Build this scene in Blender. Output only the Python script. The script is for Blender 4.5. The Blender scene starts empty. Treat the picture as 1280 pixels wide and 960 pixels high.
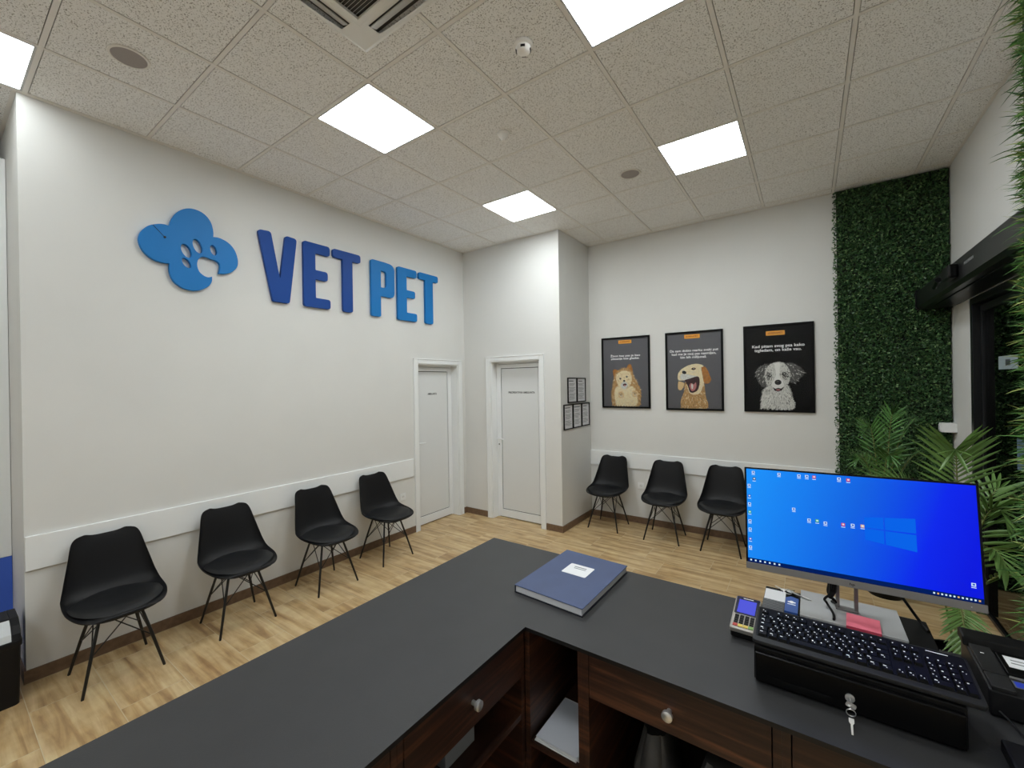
import bpy, bmesh, math, random
from mathutils import Vector, Matrix
random.seed(7)
S = bpy.context.scene
COL = S.collection
PI = math.pi
# ------------------------------------------------------------------ materials
def c8(r, g, b):
    f = lambda v: (v/255/12.92) if v <= 10.3 else ((v/255+.055)/1.055)**2.4
    return (f(r), f(g), f(b), 1)
MATS = {}
def mat(name, col, rough=.5, metal=0, emit=None, es=0, spec=.5, coat=0, var=0, vscale=20, bump=0, bscale=100, vstretch=(1,1,1), col2=None):
    if name in MATS: return MATS[name]
    m = bpy.data.materials.new(name); m.use_nodes = True
    nt = m.node_tree; b = nt.nodes['Principled BSDF']
    b.inputs['Base Color'].default_value = col
    b.inputs['Roughness'].default_value = rough
    b.inputs['Metallic'].default_value = metal
    b.inputs['Specular IOR Level'].default_value = spec
    b.inputs['Coat Weight'].default_value = coat
    if emit:
        b.inputs['Emission Color'].default_value = emit; b.inputs['Emission Strength'].default_value = es
    if var or bump or col2:
        tc = nt.nodes.new('ShaderNodeTexCoord'); mp = nt.nodes.new('ShaderNodeMapping')
        mp.inputs['Scale'].default_value = vstretch
        nt.links.new(tc.outputs['Object'], mp.inputs['Vector'])
    if var or col2:
        n = nt.nodes.new('ShaderNodeTexNoise'); n.inputs['Scale'].default_value = vscale; n.inputs['Detail'].default_value = 5
        nt.links.new(mp.outputs[0], n.inputs['Vector'])
        r = nt.nodes.new('ShaderNodeValToRGB')
        a = [max(0, v*(1-var)) for v in col[:3]]+[1]; c = col2 or ([min(1, v*(1+var)) for v in col[:3]]+[1])
        r.color_ramp.elements[0].position = .32; r.color_ramp.elements[1].position = .68
        r.color_ramp.elements[0].color = a; r.color_ramp.elements[1].color = c
        nt.links.new(n.outputs['Fac'], r.inputs['Fac']); nt.links.new(r.outputs[0], b.inputs['Base Color'])
    if bump:
        n2 = nt.nodes.new('ShaderNodeTexNoise'); n2.inputs['Scale'].default_value = bscale; n2.inputs['Detail'].default_value = 3
        nt.links.new(tc.outputs['Object'], n2.inputs['Vector'])
        bp = nt.nodes.new('ShaderNodeBump'); bp.inputs['Strength'].default_value = bump; bp.inputs['Distance'].default_value = .002
        nt.links.new(n2.outputs['Fac'], bp.inputs['Height']); nt.links.new(bp.outputs[0], b.inputs['Normal'])
    MATS[name] = m
    return m
wall_m = mat('wall_paint', c8(224, 224, 221), .75, var=.015, vscale=2, bump=.12, bscale=180)
white_trim = mat('white_board', c8(240, 242, 242), .38)
pvc = mat('white_pvc', c8(240, 242, 243), .28)
pvc_panel = mat('pvc_panel', c8(228, 230, 230), .3)
gasket = mat('black_gasket', c8(20, 20, 20), .6)
base_m = mat('brown_skirting_tile', c8(116, 92, 72), .45, var=.18, vscale=30)
grout_m = mat('grout', c8(190, 172, 138), .8)
black_fab = mat('black_leatherette', c8(24, 25, 27), .5, spec=.3, bump=.25, bscale=600)
black_pl = mat('black_plastic_shell', c8(20, 20, 22), .45, spec=.25)
black_gl = mat('black_gloss', c8(7, 7, 8), .3, spec=.2)
black_mt = mat('black_matte', c8(9, 9, 10), .55, spec=.2)
steel_bk = mat('black_steel', c8(16, 16, 17), .4)
chrome = mat('chrome', c8(235, 235, 235), .3, metal=.85)
brass = mat('pale_brass', c8(205, 190, 150), .25, metal=1)
counter_m = mat('anthracite_laminate', c8(48, 48, 49), .5, spec=.35, var=.06, vscale=9, bump=.12, bscale=350)
grey_plate = mat('grey_plate', c8(170, 171, 172), .45)
chin_m = mat('monitor_chin', c8(128, 125, 125), .4, metal=.2)
dark_pl = mat('dark_grey_plastic', c8(34, 34, 35), .5, spec=.3, bump=.2, bscale=500)
key_m = mat('key_black', c8(13, 13, 13), .5, spec=.2)
legend = mat('legend_white', c8(250, 250, 250), .6)
paper = mat('paper_white', c8(225, 226, 228), .8)
paper_grey = mat('printed_grey', c8(120, 122, 124), .8)
ink = mat('ink', c8(38, 38, 40), .7)
ledger_m = mat('blue_ledger_cloth', c8(62, 76, 112), .55, var=.07, vscale=12, bump=.3, bscale=900)
ledger_dk = mat('blue_ledger_edge', c8(20, 24, 38), .5)
page_m = mat('page_edges', c8(200, 200, 204), .8, var=.05, vscale=300, vstretch=(1, 1, 30))
pink = mat('pink_note', c8(240, 120, 140), .75); pink2 = mat('pink_note_pad', c8(205, 70, 95), .75)
signblue = mat('sign_royal_blue', c8(8, 68, 148), .5, spec=.3)
signlight = mat('sign_sky_blue', c8(18, 120, 194), .5, spec=.3)
orange = mat('orange_badge', c8(240, 170, 62), .6)
brown_ink = mat('brown_ink', c8(150, 80, 20), .6)
bag_m = mat('grey_bag', c8(64, 62, 60), .5, var=.25, vscale=14, bump=.8, bscale=40)
beam_m = mat('anthracite_aluminium', c8(30, 31, 33), .3, metal=.3)
blue_panel = mat('blue_panel', c8(66, 104, 205), .5)
green_d = mat('leaf_dark', c8(48, 80, 46), .5); green_m = mat('leaf_mid', c8(66, 106, 60), .45); green_l = mat('leaf_light', c8(112, 144, 92), .45)
hedge_back = mat('hedge_backing', c8(14, 26, 14), .8)
gr1 = mat('grass_dark', c8(54, 96, 44), .45); gr2 = mat('grass_mid', c8(92, 140, 68), .45); gr3 = mat('grass_yellow', c8(168, 180, 104), .45)
palm_m = mat('palm_leaf', c8(72, 118, 54), .42, var=.25, vscale=6); palm_l = mat('palm_leaf_pale', c8(100, 136, 68), .42, var=.2, vscale=6)
stem_m = mat('palm_stem', c8(112, 122, 66), .5); soil = mat('soil', c8(40, 30, 22), .9, bump=1, bscale=60)
cab_shade = mat('cabinet_painted_shade', c8(22, 16, 14), .7)  # dark colour stands for the shade inside the cabinets

def walnut():
    m = bpy.data.materials.new('walnut'); m.use_nodes = True; nt = m.node_tree; b = nt.nodes['Principled BSDF']
    g = nt.nodes.new('ShaderNodeNewGeometry'); mp = nt.nodes.new('ShaderNodeMapping'); mp.inputs['Scale'].default_value = (2.2, 2.2, 42)
    n = nt.nodes.new('ShaderNodeTexNoise'); n.inputs['Scale'].default_value = 1; n.inputs['Detail'].default_value = 7; n.inputs['Roughness'].default_value = .6; n.inputs['Distortion'].default_value = .6
    r = nt.nodes.new('ShaderNodeValToRGB'); e = r.color_ramp.elements
    e[0].position = .3; e[0].color = c8(30, 16, 11); e[1].position = .7; e[1].color = c8(104, 64, 42)
    x = e.new(.5); x.color = c8(56, 33, 23)
    nt.links.new(g.outputs['Position'], mp.inputs['Vector']); nt.links.new(mp.outputs[0], n.inputs['Vector']); nt.links.new(n.outputs['Fac'], r.inputs['Fac'])
    nt.links.new(r.outputs[0], b.inputs['Base Color']); b.inputs['Roughness'].default_value = .42
    return m
walnut_m = walnut()
def floor_mat():
    m = bpy.data.materials.new('wood_look_tile'); m.use_nodes = True; nt = m.node_tree; b = nt.nodes['Principled BSDF']
    N = nt.nodes.new; L = nt.links.new
    g = N('ShaderNodeNewGeometry')
    off = N('ShaderNodeVectorMath'); off.operation = 'ADD'; off.inputs[1].default_value = (-.37+6.05, -.037+3.05, 0)
    L(g.outputs['Position'], off.inputs[0])
    br = N('ShaderNodeTexBrick'); br.inputs['Scale'].default_value = 1
    br.inputs['Brick Width'].default_value = .605; br.inputs['Row Height'].default_value = .305; br.inputs['Mortar Size'].default_value = .0022
    br.inputs['Mortar Smooth'].default_value = .3; br.offset = .33; br.offset_frequency = 2
    br.inputs['Color1'].default_value = (0, 0, 0, 1); br.inputs['Color2'].default_value = (1, 1, 1, 1); br.inputs['Mortar'].default_value = (.5, .5, .5, 1)
    L(off.outputs[0], br.inputs['Vector'])
    sep = N('ShaderNodeSeparateColor'); L(br.outputs['Color'], sep.inputs[0])
    cmb = N('ShaderNodeCombineXYZ'); mul = N('ShaderNodeMath'); mul.operation = 'MULTIPLY'; mul.inputs[1].default_value = 37
    L(sep.outputs[0], mul.inputs[0]); L(mul.outputs[0], cmb.inputs[2]); L(mul.outputs[0], cmb.inputs[1])
    mp = N('ShaderNodeMapping'); mp.inputs['Scale'].default_value = (1.6, 17, 1); L(g.outputs['Position'], mp.inputs['Vector'])
    ad = N('ShaderNodeVectorMath'); ad.operation = 'ADD'; L(mp.outputs[0], ad.inputs[0]); L(cmb.outputs[0], ad.inputs[1])
    n = N('ShaderNodeTexNoise'); n.inputs['Scale'].default_value = 1; n.inputs['Detail'].default_value = 6; n.inputs['Roughness'].default_value = .55; n.inputs['Distortion'].default_value = .5
    L(ad.outputs[0], n.inputs['Vector'])
    r = N('ShaderNodeValToRGB'); e = r.color_ramp.elements
    e[0].position = .3; e[0].color = c8(146, 112, 74); e[1].position = .66; e[1].color = c8(214, 190, 146)
    x = e.new(.45); x.color = c8(188, 156, 110)
    L(n.outputs['Fac'], r.inputs['Fac'])
    n3 = N('ShaderNodeTexNoise'); n3.inputs['Scale'].default_value = 9; n3.inputs['Detail'].default_value = 8; L(g.outputs['Position'], n3.inputs['Vector'])
    mx0 = N('ShaderNodeMix'); mx0.data_type = 'RGBA'; mx0.blend_type = 'OVERLAY'; mx0.inputs[0].default_value = .35
    L(r.outputs[0], mx0.inputs[6]); L(n3.outputs['Fac'], mx0.inputs[7])
    mx = N('ShaderNodeMix'); mx.data_type = 'RGBA'; L(br.outputs['Fac'], mx.inputs[0]); L(mx0.outputs[2], mx.inputs[6]); mx.inputs[7].default_value = c8(206, 190, 156)
    L(mx.outputs[2], b.inputs['Base Color']); b.inputs['Roughness'].default_value = .36
    bp = N('ShaderNodeBump'); bp.inputs['Strength'].default_value = .3; bp.inputs['Distance'].default_value = .002; bp.invert = True
    L(br.outputs['Fac'], bp.inputs['Height']); L(bp.outputs[0], b.inputs['Normal'])
    return m
floor_m = floor_mat()
def ceil_mat():
    m = bpy.data.materials.new('mineral_fibre_tile'); m.use_nodes = True; nt = m.node_tree; b = nt.nodes['Principled BSDF']
    N = nt.nodes.new; L = nt.links.new; g = N('ShaderNodeNewGeometry')
    n = N('ShaderNodeTexNoise'); n.inputs['Scale'].default_value = 150; n.inputs['Detail'].default_value = 2; n.inputs['Distortion'].default_value = .4
    L(g.outputs['Position'], n.inputs['Vector'])
    r = N('ShaderNodeValToRGB'); e = r.color_ramp.elements
    e[0].position = .36; e[0].color = c8(150, 146, 140); e[1].position = .42; e[1].color = c8(247, 247, 246)
    L(n.outputs['Fac'], r.inputs['Fac']); L(r.outputs[0], b.inputs['Base Color']); b.inputs['Roughness'].default_value = .9
    bp = N('ShaderNodeBump'); bp.inputs['Strength'].default_value = .35; bp.inputs['Distance'].default_value = .002
    L(n.outputs['Fac'], bp.inputs['Height']); L(bp.outputs[0], b.inputs['Normal'])
    return m
ceil_m = ceil_mat()
tbar_m = mat('ceiling_bar', c8(236, 233, 228), .5)
plenum = mat('plenum_dark', c8(40, 38, 36), .9)
light_m = mat('light_diffuser', c8(240, 242, 242), .5, emit=(.93, .985, 1, 1), es=17.0)
light_dim = mat('light_diffuser_alcove', c8(240, 242, 242), .5, emit=(.93, .985, 1, 1), es=6.0)
light_fr = mat('light_frame', c8(200, 202, 204), .4)
def glass(name, tint=(1, 1, 1, 1), ior=1.5, rough=.02):
    m = bpy.data.materials.new(name); m.use_nodes = True; nt = m.node_tree; nt.nodes.remove(nt.nodes['Principled BSDF'])
    t = nt.nodes.new('ShaderNodeBsdfTransparent'); t.inputs[0].default_value = tint
    gl = nt.nodes.new('ShaderNodeBsdfGlossy'); gl.inputs['Roughness'].default_value = rough
    f = nt.nodes.new('ShaderNodeFresnel'); f.inputs[0].default_value = ior
    mx = nt.nodes.new('ShaderNodeMixShader'); nt.links.new(f.outputs[0], mx.inputs[0]); nt.links.new(t.outputs[0], mx.inputs[1]); nt.links.new(gl.outputs[0], mx.inputs[2])
    nt.links.new(mx.outputs[0], nt.nodes['Material Output'].inputs[0]); return m
pane_m = glass('poster_glazing', ior=1.2, rough=.16)
door_glass = glass('door_glass', (.35, .38, .37, 1), 1.9)

# ------------------------------------------------------------------ mesh builder
class MB:
    def __init__(s): s.v = []; s.f = []; s.mi = []; s.k = 0; s.M = Matrix()
    def add(s, vs, fs):
        o = len(s.v); s.v += [tuple(s.M @ Vector(v)) for v in vs]
        s.f += [tuple(i+o for i in f) for f in fs]; s.mi += [s.k]*len(fs); return s
    def box(s, x0, x1, y0, y1, z0, z1):
        return s.add([(x0,y0,z0),(x1,y0,z0),(x1,y1,z0),(x0,y1,z0),(x0,y0,z1),(x1,y0,z1),(x1,y1,z1),(x0,y1,z1)],
                     [(0,3,2,1),(4,5,6,7),(0,1,5,4),(1,2,6,5),(2,3,7,6),(3,0,4,7)])
    def tube(s, pts, r, seg=8):
        pts = [Vector(p) for p in pts]; n = len(pts); rs = r if isinstance(r, (list, tuple)) else [r]*n
        vs = []; up = None
        for i, p in enumerate(pts):
            d = (pts[min(i+1, n-1)]-pts[max(i-1, 0)]).normalized()
            if up is None:
                a = Vector((0, 0, 1)) if abs(d.z) < .9 else Vector((1, 0, 0)); up = d.cross(a).normalized()
            else: up = (up-d*up.dot(d)).normalized()
            w = d.cross(up)
            for k in range(seg):
                t = 2*PI*k/seg; vs.append(p+(up*math.cos(t)+w*math.sin(t))*rs[i])
        fs = [(i*seg+k, i*seg+(k+1) % seg, (i+1)*seg+(k+1) % seg, (i+1)*seg+k) for i in range(n-1) for k in range(seg)]
        fs += [tuple(range(seg))[::-1], tuple((n-1)*seg+k for k in range(seg))]
        return s.add(vs, fs)
    def lathe(s, prof, c=(0, 0, 0), seg=24):
        vs = []; fs = []; n = len(prof)
        for r, z in prof:
            for k in range(seg):
                t = 2*PI*k/seg; vs.append((c[0]+r*math.cos(t), c[1]+r*math.sin(t), c[2]+z))
        for i in range(n-1):
            for k in range(seg): fs.append((i*seg+k, i*seg+(k+1) % seg, (i+1)*seg+(k+1) % seg, (i+1)*seg+k))
        fs += [tuple(range(seg))[::-1], tuple((n-1)*seg+k for k in range(seg))]
        return s.add(vs, fs)
    def prism(s, poly, fn, w0, w1):
        n = len(poly); vs = [fn(u, v, w0) for u, v in poly]+[fn(u, v, w1) for u, v in poly]
        fs = [tuple(range(n))[::-1], tuple(range(n, 2*n))]+[(i, (i+1) % n, (i+1) % n+n, i+n) for i in range(n)]
        return s.add(vs, fs)
    def build(s, name, mats, parent=None, smooth=False, bevel=0, bseg=2, recalc=True, world=True):
        me = bpy.data.meshes.new(name)
        off = Vector((0, 0, 0))
        if world and parent is not None:
            p = parent
            while p is not None: off += Vector(p.location); p = p.parent
        vs = [Vector(v)-off for v in s.v]
        loc = None
        if parent is None and vs and world:
            xs = [v.x for v in vs]; ys = [v.y for v in vs]; zs = [v.z for v in vs]
            loc = Vector(((min(xs)+max(xs))/2, (min(ys)+max(ys))/2, min(zs))); vs = [v-loc for v in vs]
        me.from_pydata(vs, [], s.f)
        for m in (mats if isinstance(mats, (list, tuple)) else [mats]): me.materials.append(m)
        if any(s.mi): me.polygons.foreach_set('material_index', s.mi)
        if recalc or bevel:
            bm = bmesh.new(); bm.from_mesh(me)
            bmesh.ops.recalc_face_normals(bm, faces=bm.faces)
            if bevel:
                ed = [e for e in bm.edges if len(e.link_faces) == 2 and e.calc_face_angle(0) > .6]
                bmesh.ops.bevel(bm, geom=ed, offset=bevel, segments=bseg, affect='EDGES', profile=.5, clamp_overlap=True)
            bm.to_mesh(me); bm.free()
        if smooth:
            me.polygons.foreach_set('use_smooth', [True]*len(me.polygons))
            try: me.set_sharp_from_angle(angle=math.radians(40))
            except Exception: pass
        o = bpy.data.objects.new(name, me); COL.objects.link(o)
        if parent is not None: o.parent = parent
        if loc is not None: o.location = loc
        return o
def thing(name, label, cat, loc=(0, 0, 0), rotz=0, group=None):
    o = bpy.data.objects.new(name, None); COL.objects.link(o); o.location = loc; o.rotation_euler = (0, 0, rotz)
    o.empty_display_size = .1
    return tag(o, label, cat, group)
def tag(o, label, cat, group=None):
    o['label'] = label; o['category'] = cat
    if group: o['group'] = group
    return o
def struct(o, label=None):
    o['kind'] = 'structure'
    if label: o['label'] = label
    return o
def part_label(o, l): o['label'] = l; return o
def dup(root, loc, rotz, label, group=None):
    def cp(o, par):
        c = o.copy(); COL.objects.link(c)
        if par is not None: c.parent = par; c.matrix_parent_inverse = o.matrix_parent_inverse.copy()
        for ch in [x for x in list(bpy.data.objects) if x.parent == o]: cp(ch, c)
        return c
    r = cp(root, None); r.location = loc; r.rotation_euler = (0, 0, rotz); r['label'] = label
    if group: r['group'] = group
    return r
def curve_mesh(name, loops, ext, bev, m, M, parent=None, loc=None):
    cu = bpy.data.curves.new('tmp', 'CURVE'); cu.dimensions = '2D'; cu.fill_mode = 'BOTH'; cu.extrude = ext; cu.bevel_depth = bev; cu.bevel_resolution = 2
    for lp in loops:
        sp = cu.splines.new('POLY'); sp.points.add(len(lp)-1); sp.use_cyclic_u = True
        for i, p in enumerate(lp): sp.points[i].co = (p[0], p[1], 0, 1)
    return _cu2mesh(name, cu, m, M, parent)
def _cu2mesh(name, cu, m, M, parent):
    t = bpy.data.objects.new('tmp', cu); COL.objects.link(t); bpy.context.view_layer.update()
    dg = bpy.context.evaluated_depsgraph_get(); me = bpy.data.meshes.new_from_object(t.evaluated_get(dg))
    bpy.data.objects.remove(t); bpy.data.curves.remove(cu)
    me.transform(M)
    off = Vector((0, 0, 0)); p = parent
    while p is not None: off += Vector(p.location); p = p.parent
    me.transform(Matrix.Translation(-off)); me.materials.clear(); me.materials.append(m); me.name = name
    o = bpy.data.objects.new(name, me); COL.objects.link(o); o.parent = parent
    if parent is None:
        xs = [v.co.copy() for v in me.vertices]
        c = Vector([(min(v[i] for v in xs)+max(v[i] for v in xs))/2 for i in range(3)]); me.transform(Matrix.Translation(-c)); o.location = c
    return o
def text(name, string, width, height, m, M, parent=None, bold=0, ext=.0004, align='CENTER', space=1):
    cu = bpy.data.curves.new('tmp', 'FONT'); cu.body = string; cu.size = 1; cu.align_x = align; cu.align_y = 'CENTER'; cu.offset = bold; cu.space_line = space
    t = bpy.data.objects.new('tmp', cu); COL.objects.link(t); bpy.context.view_layer.update()
    d = t.dimensions.copy(); bpy.data.objects.remove(t)
    sx = width/max(d.x, 1e-6); sy = (height/max(d.y, 1e-6)) if height else sx
    cu.extrude = ext/sy if sy else 0
    return _cu2mesh(name, cu, m, M @ Matrix.Diagonal((sx, sy, sy, 1)), parent)
def fr(o, X, Y, Z):   # frame matrix from origin and axes
    return Matrix(((X[0], Y[0], Z[0], o[0]), (X[1], Y[1], Z[1], o[1]), (X[2], Y[2], Z[2], o[2]), (0, 0, 0, 1)))
LEFTW = lambda x, y, z: fr((x, y, z), (0, 1, 0), (0, 0, 1), (1, 0, 0))      # faces +x
BACKW = lambda x, y, z: fr((x, y, z), (1, 0, 0), (0, 0, 1), (0, -1, 0))     # faces -y
TOPF = lambda x, y, z: fr((x, y, z), (1, 0, 0), (0, 1, 0), (0, 0, 1))
def rounded(pts, r=.02, n=4):
    out = []; N = len(pts)
    for i in range(N):
        p = Vector(pts[i][:2]); a = Vector(pts[i-1][:2]); b = Vector(pts[(i+1) % N][:2]); rr = pts[i][2] if len(pts[i]) > 2 else r
        da = (a-p); db = (b-p); la = da.length; lb = db.length; da.normalize(); db.normalize()
        ang = da.angle(db); t = min(rr/math.tan(ang/2) if ang < PI-.01 else 0, la*.49, lb*.49)
        if t < 1e-5: out.append(tuple(p)); continue
        A = p+da*t; B = p+db*t
        for k in range(n+1):
            s = k/n; out.append(tuple(A*(1-s)**2+p*2*s*(1-s)+B*s*s))
    return out
def spline(pts, n=5):
    out = []; P = [Vector(p) for p in pts]
    for i in range(len(P)-1):
        p0 = P[max(i-1, 0)]; p1 = P[i]; p2 = P[i+1]; p3 = P[min(i+2, len(P)-1)]
        for k in range(n):
            t = k/n; out.append(tuple(.5*((2*p1)+(p2-p0)*t+(2*p0-5*p1+4*p2-p3)*t*t+(3*p1-p0-3*p2+p3)*t**3)))
    out.append(tuple(P[-1])); return out
def ell(c, a, b, rot=0, n=24):
    return [(c[0]+a*math.cos(t)*math.cos(rot)-b*math.sin(t)*math.sin(rot), c[1]+a*math.cos(t)*math.sin(rot)+b*math.sin(t)*math.cos(rot)) for t in [2*PI*i/n for i in range(n)]]

# ------------------------------------------------------------------ room
H = 3.685; XR = 5.04; YP = 5.334; YD = 4.49; XT = 1.542; YE = .37; YB = -3.0; XA = -1.5
o = MB().box(XA-.15, XR+.15, YB-.15, YP+.15, -.12, 0).build('floor', floor_m); struct(o, 'wood-look tiled floor')
# left wall with door opening y 3.61-4.34, z<2.085
D1 = (3.61, 4.345, 2.09); D2 = (.47, 1.25, 2.12)
w = MB()
w.box(-.16, 0, YE, D1[0], 0, H).box(-.16, 0, D1[0], D1[1], D1[2], H).box(-.16, 0, D1[1], YD+.16, 0, H)
struct(w.build('wall_left', wall_m), 'long white wall carrying the blue sign')
w = MB().box(0, D2[0], YD, YD+.16, 0, H).box(D2[0], D2[1], YD, YD+.16, D2[2], H).box(D2[1], XT, YD, YD+.16, 0, H)
struct(w.build('wall_doorway', wall_m), 'short white wall with the second door')
struct(MB().box(XT-.16, XT, YD+.16, YP, 0, H).build('wall_return', wall_m), 'narrow wall return carrying framed papers')
struct(MB().box(XT-.16, XR+.15, YP, YP+.15, 0, H).build('wall_back', wall_m), 'white wall with three dog posters')
DY0, DY1, DZ = 2.75, 4.73, 2.42
w = MB().box(XR, XR+.15, YB, DY0, 0, H).box(XR, XR+.15, DY0, DY1, DZ, H).box(XR, XR+.15, DY1, YP, 0, H)
struct(w.build('wall_right', wall_m), 'right wall around the automatic glass door')
struct(MB().box(XA, -.16, YE, YE+.16, 0, H).build('wall_alcove', wall_m), 'end face of the left wall beside the bin')
struct(MB().box(XA-.15, XA, YB, YE+.16, 0, H).build('wall_alcove_side', wall_m))
struct(MB().box(XA, XR, YB-.15, YB, 0, H).build('wall_front', wall_m))
# ceiling
w = MB().box(XA-.15, XR+.15, YB-.15, YP+.15, H+.03, H+.13); ceiling = struct(w.build('ceiling', plenum), 'suspended ceiling of speckled mineral tiles')
GX, GY = .0205, .402
lights = [(2, 2), (5, 2), (5, 5), (2, 5), (0, -1), (5, -1), (5, -4), (2, -4)]  # panels behind the viewer are unseen, added to light the room
AC = (2.483, .986, .475)
t = MB()
def clipbox(a, b, c, d, z0, z1):
    # clip tile to room footprint
    a = max(a, XA); b = min(b, XR); c = max(c, YB); d = min(d, YP)
    if b-a < .01 or d-c < .01: return
    # solid bits: left block (x<-0, y>YE), tower (x<XT,y>YD)
    def sub(rects, X0, X1, Y0, Y1):
        out = []
        for (a, b, c, d) in rects:
            if b <= X0 or a >= X1 or d <= Y0 or c >= Y1: out.append((a, b, c, d)); continue
            if a < X0: out.append((a, X0, c, d)); a = X0
            if b > X1: out.append((X1, b, c, d)); b = X1
            if c < Y0: out.append((a, b, c, Y0))
            if d > Y1: out.append((a, b, Y1, d))
        return out
    R = sub([(a, b, c, d)], -9, 0, YE, 9); R = sub(R, -9, XT, YD, 9)
    R = sub(R, AC[0]-.43, AC[0]+.43, AC[1]-.43, AC[1]+.43)
    for (a, b, c, d) in R:
        if b-a > .004 and d-c > .004: t.box(a, b, c, d, z0, z1)
for i in range(-3, 9):
    for j in range(-6, 9):
        if (i, j) in lights: continue
        x0 = GX+.6*i; y0 = GY+.6*j
        clipbox(x0+.015, x0+.585, y0+.015, y0+.585, H, H+.03)
tiles = t.build('ceiling_tiles', ceil_m, ceiling); 
b = MB()
t = b
for i in range(-3, 10):
    x = GX+.6*i; clipbox(x-.0115, x+.0115, YB, YP, H-.002, H+.012)
for j in range(-6, 10):
    y = GY+.6*j; clipbox(XA, XR, y-.0115, y+.0115, H-.0012, H+.011)
# wall angle
for r_ in [(0, .02, YE, YD), (0, XT, YD-.02, YD), (XT, XT+.02, YD, YP), (XT, XR, YP-.022, YP), (XR-.02, XR, YB, YP), (XA, 0, YE-.02, YE)]:
    clipbox(*r_, H-.003, H+.01)
part_label(b.build('ceiling_grid', tbar_m, ceiling), 'pale metal grid bars')
LL = {(2, 2): 'square ceiling light panel between the air conditioner and the blue sign', (5, 2): 'largest glowing ceiling panel, cut by the top edge right of the smoke detector',
      (5, 5): 'glowing ceiling panel nearest the green wall', (2, 5): 'smallest glowing ceiling panel, above the two white doors', (0, -1): 'glowing ceiling panel at the left edge, over the alcove',
      (5, -1): 'unseen ceiling light panel added behind the viewer, on the door side', (5, -4): 'unseen ceiling light panel added at the rear, door side', (2, -4): 'unseen ceiling light panel added at the rear middle', (-1, -4): 'ceiling light panel in the rear of the alcove'}
for (i, j) in lights:
    x0 = GX+.6*i; y0 = GY+.6*j
    g = thing('ceiling_light', LL[(i, j)], 'ceiling light', (x0+.3, y0+.3, H), 0, 'square light panels in the ceiling')
    f = MB(); a = .0125; c = .022
    f.box(x0+a, x0+.6-a, y0+a, y0+c, H-.001, H+.02).box(x0+a, x0+.6-a, y0+.6-c, y0+.6-a, H-.001, H+.02)
    f.box(x0+a, x0+c, y0+c, y0+.6-c, H-.001, H+.02).box(x0+.6-c, x0+.6-a, y0+c, y0+.6-c, H-.001, H+.02)
    f.build('light_frame', light_fr, g)
    MB().box(x0+c, x0+.6-c, y0+c, y0+.6-c, H+.002, H+.01).build('diffuser', light_dim if (i, j) == (0, -1) else light_m, g)
# baseboards
def baseb(name, segs):
    m = MB(); m.k = 0
    for (x0, x1, y0, y1) in segs: m.box(x0, x1, y0, y1, 0.004, .082)
    m.k = 1
    for (x0, x1, y0, y1) in segs: m.box(x0, x1, y0, y1, 0, .004)
    struct(m.build(name, [base_m, grout_m]))
bt = .011
baseb('baseboard_left', [(0, bt, YE-bt, 3.537)]); baseb('baseboard_alcove', [(XA, 0, YE-bt, YE)])
baseb('baseboard_corner', [(0, bt, 4.42, YD), (bt, .398, YD-bt, YD)])
baseb('baseboard_doorway', [(1.32, XT+bt, YD-bt, YD)]); baseb('baseboard_return', [(XT, XT+bt, YD, YP)])
baseb('baseboard_back', [(XT+bt, 4.22, YP-bt, YP)])
# chair rails
struct(MB().box(0, .018, YE+.002, 3.508, .70, .914).build('trim_1', white_trim, bevel=.003), 'white bump rail along the sign wall')
struct(MB().box(XT, 4.222, YP-.018, YP, .70, .90).build('trim_2', white_trim, bevel=.003), 'white bump rail under the posters')
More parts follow.
